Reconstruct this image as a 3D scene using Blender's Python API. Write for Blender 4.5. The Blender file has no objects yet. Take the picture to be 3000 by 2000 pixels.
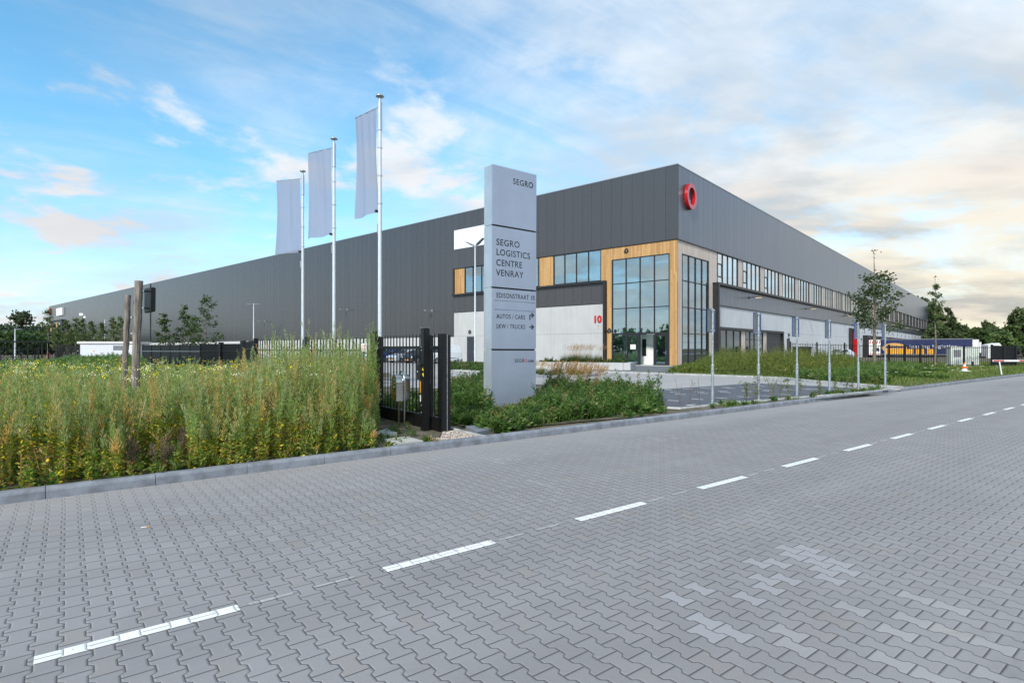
import bpy, math, random
import numpy as np
from math import radians, sin, cos, pi, atan2, sqrt
from mathutils import Vector, Matrix
random.seed(7); rng = np.random.default_rng(7)
scn = bpy.context.scene
# ---------------------------------------------------------------- camera, sky, sun, exposure
AZ = radians(41.25); EYE = 1.6
cam = bpy.data.cameras.new('camera'); camo = bpy.data.objects.new('camera', cam)
scn.collection.objects.link(camo); scn.camera = camo
cam.lens = 20.0; cam.sensor_width = 36; cam.shift_y = 0.007; cam.clip_end = 5000; cam.clip_start = 0.05
camo.location = (0, 0, EYE); camo.rotation_euler = (pi/2, 0, AZ)
scn.view_settings.view_transform = 'Standard'; scn.view_settings.look = 'None'
scn.view_settings.gamma = 1; scn.view_settings.exposure = 0.38
SUN = Vector((0.24, -0.78, 0.60)).normalized()
sl = bpy.data.lights.new('sun', 'SUN'); sl.energy = 3.3; sl.angle = radians(9); sl.color = (1, .95, .87)
so = bpy.data.objects.new('sun', sl); scn.collection.objects.link(so)
so.rotation_euler = SUN.to_track_quat('Z', 'Y').to_euler()
RT = (cos(AZ), sin(AZ)); FW = (-sin(AZ), cos(AZ))

class S:                                   # tiny arithmetic wrapper round node sockets
    def __init__(s, nt, v): s.nt = nt; s.v = v
    def _m(s, op, *o, clamp=False):
        n = s.nt.nodes.new('ShaderNodeMath'); n.operation = op; n.use_clamp = clamp
        for i, x in enumerate((s,)+o):
            x = x.v if isinstance(x, S) else x
            if isinstance(x, (int, float)): n.inputs[i].default_value = x
            else: s.nt.links.new(x, n.inputs[i])
        return S(s.nt, n.outputs[0])
    def __add__(s, o): return s._m('ADD', o)
    __radd__ = __add__
    def __mul__(s, o): return s._m('MULTIPLY', o)
    __rmul__ = __mul__
    def __sub__(s, o): return s._m('SUBTRACT', o)
    def __truediv__(s, o): return s._m('DIVIDE', o)
    def op(s, name, *o, **k): return s._m(name, *o, **k)
    def step(s, lo, hi):
        n = s.nt.nodes.new('ShaderNodeMapRange'); n.interpolation_type = 'SMOOTHSTEP'
        s.nt.links.new(s.v, n.inputs[0]); n.inputs[1].default_value = lo; n.inputs[2].default_value = hi
        return S(s.nt, n.outputs[0])
def sep(nt, v):
    n = nt.nodes.new('ShaderNodeSeparateXYZ'); nt.links.new(v, n.inputs[0]); return [S(nt, n.outputs[i]) for i in range(3)]
def comb(nt, *xs):
    n = nt.nodes.new('ShaderNodeCombineXYZ')
    for i, x in enumerate(xs):
        x = x.v if isinstance(x, S) else x
        if isinstance(x, (int, float)): n.inputs[i].default_value = x
        else: nt.links.new(x, n.inputs[i])
    return n.outputs[0]
def noise(nt, vec, scale=5, detail=4, rough=.55, dist=0):
    n = nt.nodes.new('ShaderNodeTexNoise'); n.inputs['Scale'].default_value = scale; n.inputs['Detail'].default_value = detail
    n.inputs['Roughness'].default_value = rough; n.inputs['Distortion'].default_value = dist
    if vec is not None: nt.links.new(vec, n.inputs['Vector'])
    return S(nt, n.outputs['Fac'])
def white(nt, vec):
    n = nt.nodes.new('ShaderNodeTexWhiteNoise'); n.noise_dimensions = '3D'; nt.links.new(vec, n.inputs['Vector']); return S(nt, n.outputs['Value'])
def mixc(nt, f, a, b, blend='MIX'):
    n = nt.nodes.new('ShaderNodeMix'); n.data_type = 'RGBA'; n.blend_type = blend
    for i, x in ((0, f), (6, a), (7, b)):
        x = x.v if isinstance(x, S) else x
        if isinstance(x, (int, float)): n.inputs[i].default_value = x if i == 0 else (x, x, x, 1)
        elif isinstance(x, tuple): n.inputs[i].default_value = (*x[:3], 1)
        else: nt.links.new(x, n.inputs[i])
    return n.outputs[2]

w = bpy.data.worlds.new('World'); scn.world = w; w.use_nodes = True; nt = w.node_tree; nt.nodes.clear()
sky = nt.nodes.new('ShaderNodeTexSky'); sky.sky_type = 'NISHITA'; sky.sun_disc = False
sky.sun_elevation = math.asin(SUN.z); sky.sun_rotation = atan2(SUN.x, SUN.y); sky.dust_density = .6; sky.ozone_density = 2
tc = nt.nodes.new('ShaderNodeTexCoord'); dx, dy, dz = sep(nt, tc.outputs['Generated'])
ta = dx*RT[0]+dy*RT[1]; tb = dx*FW[0]+dy*FW[1]; dzc = dz.op('MAXIMUM', 0.0)
ka = ta/(dzc+.16); kb = tb/(dzc+.16)
n1 = noise(nt, comb(nt, ka*.8+2.3, kb*.75+ka*.35, 1.7), 1.1, 9, .6, .55)         # high soft streaks
n2 = noise(nt, comb(nt, ka*1.2+5.1, kb*1.1, 4.2), 1.6, 10, .58, .15)             # low puffy banks
n3 = noise(nt, comb(nt, ka, kb, 9.0), .9, 3, .5, 0)                              # large breaks
n5 = noise(nt, comb(nt, ka*.5+1.9, kb*1.5-ka*.9, 7.7), 2.2, 10, .65, 1.0)       # fine wisps
tn = ta/((ta*ta+tb*tb+.0001).op('SQRT'))
front = tb.step(-.3, .2)
side = ((tn*.95+.42).op('MINIMUM', .8))*front+(front*-1+1)*.28
lowb = (dzc*-1+.42).op('MAXIMUM', 0)*.45
cov = ((n1-.5)*1.1+(n3-.5)*.9+(n5-.5)*.45+side*.62+.40+lowb*.6).step(.20, .98)
puff = ((n2-.5)*1.7+.47+side*.22+(n3-.5)*.5+lowb*.8+(front*-1+1)*.10).step(.60, .80)*((dz*-1+1).step(.35, .72)*.9)
cov = cov*(n5.step(.25, .65)*.38+.50)
hz = ((dz.op('ABSOLUTE')*-1+.20).step(0, .20))*.62
cov = cov+hz-cov*hz
dens = (cov+puff-cov*puff).op('MINIMUM', .97)
warm = (tn.step(.12, .58))*((tn*-1+1).step(.10, .26))*((dz*-1+.42).step(.0, .34))*front
shade = noise(nt, comb(nt, ka*.9+5.3, kb*1.3+.25, 4.2), 1.5, 7, .55, .2).step(.36, .64)
ccol = mixc(nt, warm, mixc(nt, shade, (.60, .70, .80), (.90, .96, 1.02)), mixc(nt, shade, (.52, .51, .47), (.95, .86, .68)))
pk = (n2.step(.50, .66))*(dz*-1+.55).step(.05, .4)*.5
ccol = mixc(nt, pk, ccol, (.95, .80, .68))
scol = mixc(nt, 1.0, sky.outputs[0], mixc(nt, dz.step(.02, .34), (.98, 1.10, 1.22), (.78, 1.28, 1.30)), 'MULTIPLY')
b1 = nt.nodes.new('ShaderNodeBackground'); b1.inputs[1].default_value = .15; nt.links.new(scol, b1.inputs[0])
b2 = nt.nodes.new('ShaderNodeBackground'); b2.inputs[1].default_value = .80; nt.links.new(ccol, b2.inputs[0])
ms = nt.nodes.new('ShaderNodeMixShader'); nt.links.new(dens.v, ms.inputs[0]); nt.links.new(b1.outputs[0], ms.inputs[1]); nt.links.new(b2.outputs[0], ms.inputs[2])
wo = nt.nodes.new('ShaderNodeOutputWorld'); nt.links.new(ms.outputs[0], wo.inputs[0])

# ---------------------------------------------------------------- places
FPX = 1667.; HOR = 1021.
def W(X, Z): return (X*RT[0]+Z*FW[0], X*RT[1]+Z*FW[1])          # metres right / ahead of the viewpoint -> world
def at(px, Z): return W((px-1500)/FPX*Z, Z)
def G(px, py, h=0.09):
    Z = FPX*(EYE-h)/(py-HOR); return W((px-1500)/FPX*Z, Z)
def wdir(dx, dz): x, y = W(dx, dz); return atan2(y, x)
XC, YC = -21.785, 46.59                                          # corner of the warehouse
RA = radians(10.75); RO = (-7.97, 0.0); RU = (sin(RA), cos(RA)); RV = (cos(RA), -sin(RA))
def RD(u, v): return (RO[0]+u*RU[0]+v*RV[0], RO[1]+u*RU[1]+v*RV[1])
def inv(x, y): x -= RO[0]; y -= RO[1]; return x*RU[0]+y*RU[1], x*RV[0]+y*RV[1]
SITE = 0.09

# ---------------------------------------------------------------- mesh helpers
def link(o): scn.collection.objects.link(o); return o
def tag(o, label=None, cat=None, group=None, kind=None):
    if label: o['label'] = label
    if cat: o['category'] = cat
    if group: o['group'] = group
    if kind: o['kind'] = kind
    return o
def thing(name, label, cat, loc=(0, 0, 0), rz=0, group=None):
    o = link(bpy.data.objects.new(name, None)); o.location = (*loc[:2], loc[2] if len(loc) > 2 else 0); o.rotation_euler = (0, 0, rz)
    o.empty_display_size = .3
    return tag(o, label, cat, group)
class M:
    def __init__(s): s.v = []; s.f = []; s.mi = []; s.sm = []
    def add(s, vs, fs, mi=0, sm=False):
        b = len(s.v); s.v += [tuple(v) for v in vs]
        for f in fs: s.f.append([b+i for i in f]); s.mi.append(mi); s.sm.append(sm)
        return s
    def box(s, x0, x1, y0, y1, z0, z1, mi=0, ch=0):
        if x0 > x1: x0, x1 = x1, x0
        if y0 > y1: y0, y1 = y1, y0
        v = [(x, y, z) for z in (z0, z1) for x, y in ((x0, y0), (x1, y0), (x1, y1), (x0, y1))]
        return s.add(v, [(3, 2, 1, 0), (4, 5, 6, 7), (0, 1, 5, 4), (1, 2, 6, 5), (2, 3, 7, 6), (3, 0, 4, 7)], mi)
    def prism(s, poly, y0, y1, axis='y', mi=0):            # poly in the two other axes
        def p(a, b, c): return {'y': (a, c, b), 'x': (c, a, b), 'z': (a, b, c)}[axis]
        n = len(poly)
        v = [p(a, b, y0) for a, b in poly]+[p(a, b, y1) for a, b in poly]
        return s.add(v, [tuple(range(n)), tuple(range(2*n-1, n-1, -1))]+[((i+1) % n, i, n+i, n+(i+1) % n) for i in range(n)], mi)
    def tube(s, pts, rad, n=8, mi=0, caps=True, sm=True):
        pts = [Vector(p) for p in pts]
        if not isinstance(rad, (list, tuple)): rad = [rad]*len(pts)
        up = Vector((0, 0, 1)); rings = []
        vs = []
        prev = None
        for i, p in enumerate(pts):
            d = (pts[min(i+1, len(pts)-1)]-pts[max(i-1, 0)]).normalized()
            if prev is None: a = d.orthogonal().normalized()
            else: a = (prev-d*prev.dot(d)); a = a.normalized() if a.length > 1e-6 else d.orthogonal().normalized()
            prev = a; b = d.cross(a)
            for k in range(n):
                t = 2*pi*k/n; vs.append(p+(a*cos(t)+b*sin(t))*rad[i])
        fs = [(i*n+k, i*n+(k+1) % n, (i+1)*n+(k+1) % n, (i+1)*n+k) for i in range(len(pts)-1) for k in range(n)]
        s.add(vs, fs, mi, sm)
        if caps:
            s.add(vs[:n], [tuple(range(n-1, -1, -1))], mi); s.add(vs[-n:], [tuple(range(n))], mi)
        return s
    def lathe(s, prof, c=(0, 0, 0), n=20, mi=0, sm=True, axis='z'):
        vs = []
        for r, h in prof:
            for k in range(n):
                t = 2*pi*k/n; q = (r*cos(t), r*sin(t), h)
                if axis == 'y': q = (q[0], q[2], q[1])
                if axis == 'x': q = (q[2], q[0], q[1])
                vs.append((q[0]+c[0], q[1]+c[1], q[2]+c[2]))
        m = len(prof)
        return s.add(vs, [(i*n+k, i*n+(k+1) % n, (i+1)*n+(k+1) % n, (i+1)*n+k) for i in range(m-1) for k in range(n)], mi, sm)
    def build(s, name, mats, parent=None, loc=None, rz=0, bevel=0):
        me = bpy.data.meshes.new(name); me.from_pydata(s.v, [], s.f)
        for m in (mats if isinstance(mats, (list, tuple)) else [mats]): me.materials.append(m)
        me.polygons.foreach_set('material_index', s.mi); me.polygons.foreach_set('use_smooth', s.sm)
        import bmesh
        bm = bmesh.new(); bm.from_mesh(me); bmesh.ops.recalc_face_normals(bm, faces=bm.faces)
        if bevel:
            bmesh.ops.remove_doubles(bm, verts=bm.verts, dist=1e-5)
            bmesh.ops.bevel(bm, geom=[e for e in bm.edges if len(e.link_faces) == 2 and e.calc_face_angle(0) > .6], offset=bevel, segments=2, affect='EDGES', clamp_overlap=True)
        bm.to_mesh(me); bm.free()
        o = link(bpy.data.objects.new(name, me))
        if parent: o.parent = parent
        if loc: o.location = loc
        if rz: o.rotation_euler = (0, 0, rz)
        return o
def copy_tree(o, parent=None):
    c = o.copy(); scn.collection.objects.link(c)
    if parent: c.parent = parent
    for ch in list(KIDS.get(o.name, o.children)): copy_tree(ch, c)
    return c
KIDS = {}
def text(body, size, mat, parent, loc, rot=(pi/2, 0, 0), align='LEFT', ext=.003, name='lettering', sx=1, bold=0, gap=1.0):
    cu = bpy.data.curves.new(name, 'FONT'); cu.body = body; cu.size = size; cu.align_x = align; cu.extrude = ext; cu.space_line = gap; cu.space_character = 1.10 if len(body) > 2 else 1.0
    cu.offset = bold; cu.resolution_u = 4
    t = bpy.data.objects.new(name, cu); link(t)
    dg = bpy.context.evaluated_depsgraph_get(); me = bpy.data.meshes.new_from_object(t.evaluated_get(dg))
    bpy.data.objects.remove(t); bpy.data.curves.remove(cu)
    me.materials.clear(); me.materials.append(mat)
    o = link(bpy.data.objects.new(name, me)); o.parent = parent; o.location = loc; o.rotation_euler = rot; o.scale = (sx, 1, 1)
    return o

# ---------------------------------------------------------------- materials
MC = {}
def mk(name, col, rough=.6, metal=0, var=.12, scale=6, bump=0, bscale=40, col2=None, emit=0, spec=.5, stretch=None, coat=0):
    m = bpy.data.materials.new(name); m.use_nodes = True; nt = m.node_tree; b = nt.nodes['Principled BSDF']
    b.inputs['Roughness'].default_value = rough; b.inputs['Metallic'].default_value = metal; b.inputs['Specular IOR Level'].default_value = spec
    if coat: b.inputs['Coat Weight'].default_value = coat
    tcn = nt.nodes.new('ShaderNodeTexCoord'); vec = tcn.outputs['Object']
    if stretch:
        mp = nt.nodes.new('ShaderNodeMapping'); mp.inputs['Scale'].default_value = stretch; nt.links.new(vec, mp.inputs[0]); vec = mp.outputs[0]
    n = noise(nt, vec, scale, 6, .6)
    f = n.step(.3, .7)
    c2 = col2 if col2 else tuple(c*(1-var*1.6) for c in col)
    nt.links.new(mixc(nt, f, c2, tuple(min(1, c*(1+var*.6)) for c in col)), b.inputs['Base Color'])
    r2 = n*.18+(rough-.09); nt.links.new(r2.op('MAXIMUM', .02).v, b.inputs['Roughness'])
    if bump:
        bn = nt.nodes.new('ShaderNodeBump'); bn.inputs['Strength'].default_value = bump; bn.inputs['Distance'].default_value = .01
        nt.links.new(noise(nt, vec, bscale, 6, .65).v, bn.inputs['Height']); nt.links.new(bn.outputs[0], b.inputs['Normal'])
    if emit: b.inputs['Emission Color'].default_value = (*col, 1); b.inputs['Emission Strength'].default_value = emit
    return m
def geo_pos(nt):
    g = nt.nodes.new('ShaderNodeNewGeometry'); return g, sep(nt, g.outputs['Position'])
def cladding(name, axis, col, rough, pitch=1.1, off=0, metal=.0, spec=.5):
    m = bpy.data.materials.new(name); m.use_nodes = True; nt = m.node_tree; b = nt.nodes['Principled BSDF']
    g, P = geo_pos(nt); q = (P[axis]-off)/pitch
    idx = q.op('FLOOR'); fr = q-idx; d = (fr-.5).op('ABSOLUTE')
    seam = d.step(.5-.026/pitch, .5-.013/pitch); r = white(nt, comb(nt, idx, 3.3, 1.1))
    big = noise(nt, g.outputs['Position'], .12, 3); fine = noise(nt, comb(nt, P[0]*6, P[1]*6, P[2]*.5), .8, 5)
    strk = noise(nt, comb(nt, P[0]*3.0, P[1]*3.0, P[2]*.12), 1.0, 4)
    k = r*.10+big*.10+fine*.04+strk*.03+.84
    c = mixc(nt, 1.0, col, comb(nt, k, k, k), 'MULTIPLY')
    nt.links.new(mixc(nt, seam*.95, c, tuple(x*.12 for x in col)), b.inputs['Base Color'])
    b.inputs['Metallic'].default_value = metal; b.inputs['Specular IOR Level'].default_value = spec
    nt.links.new((fine*.12+rough-.06).v, b.inputs['Roughness'])
    bn = nt.nodes.new('ShaderNodeBump'); bn.inputs['Strength'].default_value = .45; bn.inputs['Distance'].default_value = .02
    wav = noise(nt, comb(nt, P[0]*.9, P[1]*.9, P[2]*.35), 1.0, 2)*.18
    nt.links.new((wav-seam*.6).v, bn.inputs['Height']); nt.links.new(bn.outputs[0], b.inputs['Normal'])
    return m
def boards(name, axis, cA, cB, pitch=.14, off=0, rough=.65):
    m = bpy.data.materials.new(name); m.use_nodes = True; nt = m.node_tree; b = nt.nodes['Principled BSDF']
    g, P = geo_pos(nt); q = (P[axis]-off)/pitch; idx = q.op('FLOOR'); d = (q-idx-.5).op('ABSOLUTE'); seam = d.step(.42, .48)
    r0 = white(nt, comb(nt, idx, 7.7, 2.0)); zl = P[2]/3.4+r0*3; zi = zl.op('FLOOR'); zs = ((zl-zi-.5).op('ABSOLUTE')).step(.4965, .499)
    r = white(nt, comb(nt, idx, zi, 5.0))
    grain = noise(nt, comb(nt, P[0]*22, P[1]*22, P[2]*.9+r*9), 1.5, 6, .6, .6)
    knot = noise(nt, comb(nt, P[0]*9, P[1]*9, P[2]*3.2+r*20), 1.3, 1).step(.70, .76)
    c = mixc(nt, (r*.65+grain*.55).step(.15, 1.0), cB, cA)
    c = mixc(nt, knot*.6, c, tuple(x*.35 for x in cB))
    c = mixc(nt, seam.op('MAXIMUM', zs)*.8, c, tuple(x*.18 for x in cB))
    nt.links.new(c, b.inputs['Base Color']); b.inputs['Roughness'].default_value = rough
    bn = nt.nodes.new('ShaderNodeBump'); bn.inputs['Strength'].default_value = .7; bn.inputs['Distance'].default_value = .015
    nt.links.new((grain*.2-seam).v, bn.inputs['Height']); nt.links.new(bn.outputs[0], b.inputs['Normal'])
    return m
def concrete(name, col, rough=.8, axis=0, jp=0, off=0, zj=None):
    m = bpy.data.materials.new(name); m.use_nodes = True; nt = m.node_tree; b = nt.nodes['Principled BSDF']
    g, P = geo_pos(nt); a = noise(nt, g.outputs['Position'], .45, 7, .6, .4); s = noise(nt, comb(nt, P[0]*2.5, P[1]*2.5, P[2]*.25), 1.2, 5, .6); f = noise(nt, g.outputs['Position'], 14, 4, .7)
    k = (a*.30+s*.24+f*.10+.68)
    c = mixc(nt, 1.0, col, comb(nt, k, k, k), 'MULTIPLY')
    j = None
    if jp:
        q = (P[axis]-off)/jp; j = ((q-q.op('FLOOR')-.5).op('ABSOLUTE')).step(.5-.02/jp, .5-.010/jp)
    for z in (zj or []):
        zz = ((P[2]-z).op('ABSOLUTE')*-1).step(-.022, -.010); j = zz if j is None else j.op('MAXIMUM', zz)
    hgt = f*.1+a*.1
    if j is not None: c = mixc(nt, j*.75, c, tuple(x*.3 for x in col)); hgt = hgt-j
    nt.links.new(c, b.inputs['Base Color']); b.inputs['Roughness'].default_value = rough
    bn = nt.nodes.new('ShaderNodeBump'); bn.inputs['Strength'].default_value = .35; bn.inputs['Distance'].default_value = .01
    nt.links.new(hgt.v, bn.inputs['Height']); nt.links.new(bn.outputs[0], b.inputs['Normal'])
    return m
def glass(name, refl=.45, tint=(.66, .80, .78), gcol=(.74, .88, .94)):
    m = bpy.data.materials.new(name); m.use_nodes = True; nt = m.node_tree; nt.nodes.remove(nt.nodes['Principled BSDF'])
    t = nt.nodes.new('ShaderNodeBsdfTransparent'); t.inputs[0].default_value = (*tint, 1)
    g = nt.nodes.new('ShaderNodeBsdfGlossy'); g.inputs['Roughness'].default_value = .008; g.inputs[0].default_value = (*gcol, 1)
    gp = nt.nodes.new('ShaderNodeNewGeometry'); bn = nt.nodes.new('ShaderNodeBump'); bn.inputs['Strength'].default_value = .035; bn.inputs['Distance'].default_value = .1
    nt.links.new(noise(nt, gp.outputs['Position'], .55, 1).v, bn.inputs['Height']); nt.links.new(bn.outputs[0], g.inputs['Normal'])
    lw = nt.nodes.new('ShaderNodeLayerWeight'); lw.inputs[0].default_value = .35
    x = nt.nodes.new('ShaderNodeMixShader'); nt.links.new((S(nt, lw.outputs['Fresnel'])*(1-refl)+refl).v, x.inputs[0])
    nt.links.new(t.outputs[0], x.inputs[1]); nt.links.new(g.outputs[0], x.inputs[2]); nt.links.new(x.outputs[0], nt.nodes['Material Output'].inputs[0])
    return m
def leafmat(name, trans=.35, k=1.0):
    m = bpy.data.materials.new(name); m.use_nodes = True; nt = m.node_tree; b = nt.nodes['Principled BSDF']
    at_ = nt.nodes.new('ShaderNodeAttribute'); at_.attribute_name = 'Col'; b.inputs['Roughness'].default_value = .55; b.inputs['Specular IOR Level'].default_value = .3
    cl = mixc(nt, 1.0, at_.outputs['Color'], (k, k, k), 'MULTIPLY'); nt.links.new(cl, b.inputs['Base Color'])
    tr = nt.nodes.new('ShaderNodeBsdfTranslucent'); nt.links.new(mixc(nt, 1.0, cl, (1.3, 1.35, .7), 'MULTIPLY'), tr.inputs[0])
    x = nt.nodes.new('ShaderNodeMixShader'); x.inputs[0].default_value = trans;  nt.links.new(b.outputs[0], x.inputs[1]); nt.links.new(tr.outputs[0], x.inputs[2])
    nt.links.new(x.outputs[0], nt.nodes['Material Output'].inputs[0]); return m

def pavers(name, base, bw=.122, bl=.187, A=.0125, paint=False, strength=1.0, rnd=1.0):
    """interlocking double-T blocks; rows follow the road"""
    m = bpy.data.materials.new(name); m.use_nodes = True; nt = m.node_tree; b = nt.nodes['Principled BSDF']
    g, P = geo_pos(nt); X = P[0]-RO[0]; Y = P[1]-RO[1]
    wob = noise(nt, g.outputs['Position'], 1.3, 2)*.012
    u = X*RU[0]+Y*RU[1]+wob; v = X*RV[0]+Y*RV[1]+wob*.6
    def frac(s): return s-s.op('FLOOR')
    tri = (frac(v/bl)-.5).op('ABSOLUTE')*4-1                       # +1 at v=0, -1 at half
    sq = ((tri*4.6).op('MAXIMUM', -1)).op('MINIMUM', 1)
    r = (u/bw).op('ROUND'); par = frac(r/2)*-4+1                   # +1 even, -1 odd
    d = u-(r*bw-par*sq*A); pos = d.op('GREATER_THAN', 0); col = r-1+pos
    cp = frac(col/2)*2; vv = v/bl+cp*.5; row = vv.op('FLOOR'); e2 = ((frac(vv)-.5).op('ABSOLUTE')*-1+.5)*bl
    j1 = (d.op('ABSOLUTE')*-1).step(-.0046, -.0016); j2 = (e2*-1).step(-.0058, -.0020)
    joint = j1.op('MAXIMUM', j2*1.0)
    bev = ((d.op('ABSOLUTE')).op('MINIMUM', e2)).step(0, .012)
    rn = white(nt, comb(nt, col, row, 2.0)); rn2 = white(nt, comb(nt, col, row, 8.0))
    big = noise(nt, g.outputs['Position'], .16, 5, .6, .3); mid = noise(nt, g.outputs['Position'], 1.1, 5, .65, .5); fine = noise(nt, g.outputs['Position'], 70, 5, .7); spk = noise(nt, g.outputs['Position'], 45, 2, .5).step(.70, .76)
    # pale worn tracks lie along the road
    trk = noise(nt, comb(nt, u*.10, v*1.0, 3.0), 1.3, 5, .6, .3)
    k = (rn-.5)*.075*rnd+(big-.5)*.28+(mid-.5)*.22+(fine-.5)*.22+(trk-.5)*.42+1.0
    c = mixc(nt, 1.0, base, comb(nt, k, k, k), 'MULTIPLY')
    c = mixc(nt, (rn2-.88).op('MAXIMUM', 0)*2.2*rnd, c, (base[0]*1.05, base[1]*.93, base[2]*.75))      # a few sandy blocks
    patch = noise(nt, comb(nt, u*.8, v*1.0, 5.5), .9, 2).step(.60, .66)*(rn.op('GREATER_THAN', .78))
    c = mixc(nt, patch*.22*rnd, c, tuple(min(1, x*1.45) for x in base))
    if rnd == 1:
        uc = (col+.5)*bw; vc = (row+.5-cp*.5)*bl; pu, pv = inv(*G(2250, 1705, 0)); e = (((uc-pu+(vc-pv)*.3)/1.0).op('POWER', 2)+((vc-pv)/.40).op('POWER', 2)); rn3 = white(nt, comb(nt, col, row, 14.0))
        rep_ = (e.op('LESS_THAN', 1.0))*(rn3.op('GREATER_THAN', .55)); c = mixc(nt, rep_*(mid*.4+.35), c, (.37, .36, .37))
        pu, pv = inv(*G(2600, 1900, 0)); e = (((uc-pu)/.9).op('POWER', 2)+((vc-pv)/.5).op('POWER', 2)); c = mixc(nt, (e.op('LESS_THAN', 1.0))*(rn3.op('GREATER_THAN', .78))*(mid*.5+.15), c, (.40, .38, .36))
        oil = noise(nt, comb(nt, u*.6, v*1.6, 12.0), 1.2, 5, .7, .8).step(.62, .75); c = mixc(nt, oil*.28, c, tuple(x*.5 for x in base))
        sand = noise(nt, g.outputs['Position'], .7, 5, .7).step(.5, .68); c = mixc(nt, sand*joint*.75, c, (.20, .17, .13))
    c = mixc(nt, spk*.5, c, tuple(min(1, x*1.7) for x in base))
    c = mixc(nt, (noise(nt, g.outputs['Position'], 2.3, 6, .75, 1.2).step(.70, .78))*.35, c, tuple(x*.55 for x in base))
    if rnd == 1:
        kf = (v+noise(nt, g.outputs['Position'], .9, 4)*.9-.45).step(.05, 1.7); joint = joint*(kf*.75+.25)*(noise(nt, g.outputs['Position'], 1.7, 3).step(.25, .5)*.35+.65); c = mixc(nt, (kf*-1+1)*.28, c, (.40, .385, .375))
    if paint:
        wear = noise(nt, g.outputs['Position'], 14, 6, .75, .5).step(.33, .42)*(noise(nt, g.outputs['Position'], 3, 3).step(.2, .5)*.25+.75)
        c = mixc(nt, wear*(.97 if paint == 1 else .30), c, (.80, .80, .79)); c = mixc(nt, joint*.75, c, (.16, .16, .16))
    else: c = mixc(nt, joint*.80*strength, c, tuple(x*.13 for x in base))
    nt.links.new(c, b.inputs['Base Color']); nt.links.new((fine*.2+.60).v, b.inputs['Roughness']); b.inputs['Specular IOR Level'].default_value = .35
    bn = nt.nodes.new('ShaderNodeBump'); bn.inputs['Strength'].default_value = .6*strength; bn.inputs['Distance'].default_value = .006
    tilt = rn2*.25
    nt.links.new((bev+tilt+fine*.25).v, bn.inputs['Height']); nt.links.new(bn.outputs[0], b.inputs['Normal'])
    return m

mp_road = pavers('road_pavers', (.262, .246, .246))
mp_paint = pavers('road_paint', (.262, .246, .246), paint=1)
mp_faint = pavers('worn_road_paint', (.262, .246, .246), paint=2)
mp_drive = pavers('driveway_pavers', (.36, .345, .335), rnd=.6, strength=.5)
mp_park = pavers('dark_parking_pavers', (.10, .105, .125), rnd=.6, strength=.5)
m_kerb = mk('kerb_concrete', (.225, .24, .275), .75, var=.22, scale=5, bump=.3, bscale=60)
m_kerb2 = mk('site_kerb_concrete', (.40, .39, .38), .75, var=.2, scale=5, bump=.3)
m_soil = mk('soil', (.13, .10, .075), .95, var=.4, scale=3, bump=.9, bscale=30, col2=(.045, .05, .02))
m_gravel = mk('gravel_stone', (.40, .34, .30), .8, var=.5, scale=9, col2=(.16, .12, .10))
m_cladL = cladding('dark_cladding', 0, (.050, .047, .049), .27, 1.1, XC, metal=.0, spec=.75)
m_cladR = cladding('side_cladding_sky_tint', 1, (.15, .165, .205), .30, 1.1, YC+.05, metal=.5, spec=1.0)  # lighter, bluer base stands in for sky reflected along this side
m_frame = mk('dark_frame_metal', (.016, .017, .020), .4, var=.1, scale=3)
m_black = mk('black_powder_coat', (.005, .005, .006), .48, var=.15, scale=8, bump=.05)
m_woodL = boards('larch_boards', 0, (.54, .32, .13), (.38, .20, .07))
m_woodR = boards('weathered_lightened_boards', 1, (.82, .69, .60), (.66, .53, .46))  # weathered timber, base lightened to make up for this side's shade
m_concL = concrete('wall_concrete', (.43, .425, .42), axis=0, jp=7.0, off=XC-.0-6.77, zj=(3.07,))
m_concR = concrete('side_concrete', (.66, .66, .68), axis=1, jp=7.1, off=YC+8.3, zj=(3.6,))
m_concP = concrete('plinth_concrete', (.46, .46, .455), axis=0, jp=14, off=0)
m_seat = concrete('planter_concrete', (.44, .44, .44))
m_glass = glass('facade_glass', .40)
m_glassR = glass('side_glass', .74, (.55, .72, .74), (.95, 1.0, 1.0))
m_gdark = mk('dark_window_glass', (.012, .018, .018), .03, var=.1, spec=1.0)
m_in = mk('interior_plaster', (.60, .64, .62), .9, var=.05)
m_inw = mk('interior_white', (.75, .75, .72), .8, var=.05)
m_indk = mk('interior_dark', (.05, .055, .06), .8, var=.1)
m_coping = mk('light_metal_coping', (.38, .40, .42), .35, metal=.6, var=.08)
m_white = mk('white_panel', (.74, .76, .80), .45, var=.04, scale=.6)
m_red = mk('red_enamel', (.46, .008, .012), .30, var=.1, coat=.3)
m_silver = mk('silver_sign_metal', (.38, .43, .53), .36, metal=.4, var=.05, scale=1.2)
m_silver2 = mk('silver_sign_side', (.50, .54, .58), .35, metal=.5, var=.06, scale=1.5)
m_ink = mk('dark_lettering', (.02, .022, .035), .6, var=.02)
m_inkred = mk('red_lettering', (.55, .02, .02), .5, var=.02)
m_pole = mk('white_painted_pole', (.62, .66, .71), .35, var=.05)
m_galv = mk('galvanised_steel', (.45, .49, .52), .42, metal=.6, var=.2, scale=18)
m_steel = mk('brushed_stainless', (.62, .61, .58), .22, metal=1, var=.1, scale=3, stretch=(1, 1, 30))
m_blue = mk('blue_sign_paint', (.004, .07, .24), .4, var=.05)
m_grey = mk('grey_sign_back', (.20, .21, .23), .45, metal=.3, var=.1)
m_yel = mk('yellow_sticker', (.75, .62, .03), .5, var=.05)
m_ora = mk('orange_sticker', (.85, .38, .02), .5, var=.05)
m_wht = mk('white_paint', (.78, .78, .77), .45, var=.05)
m_tyre = mk('tyre_rubber', (.015, .015, .016), .8, var=.2)
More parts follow.
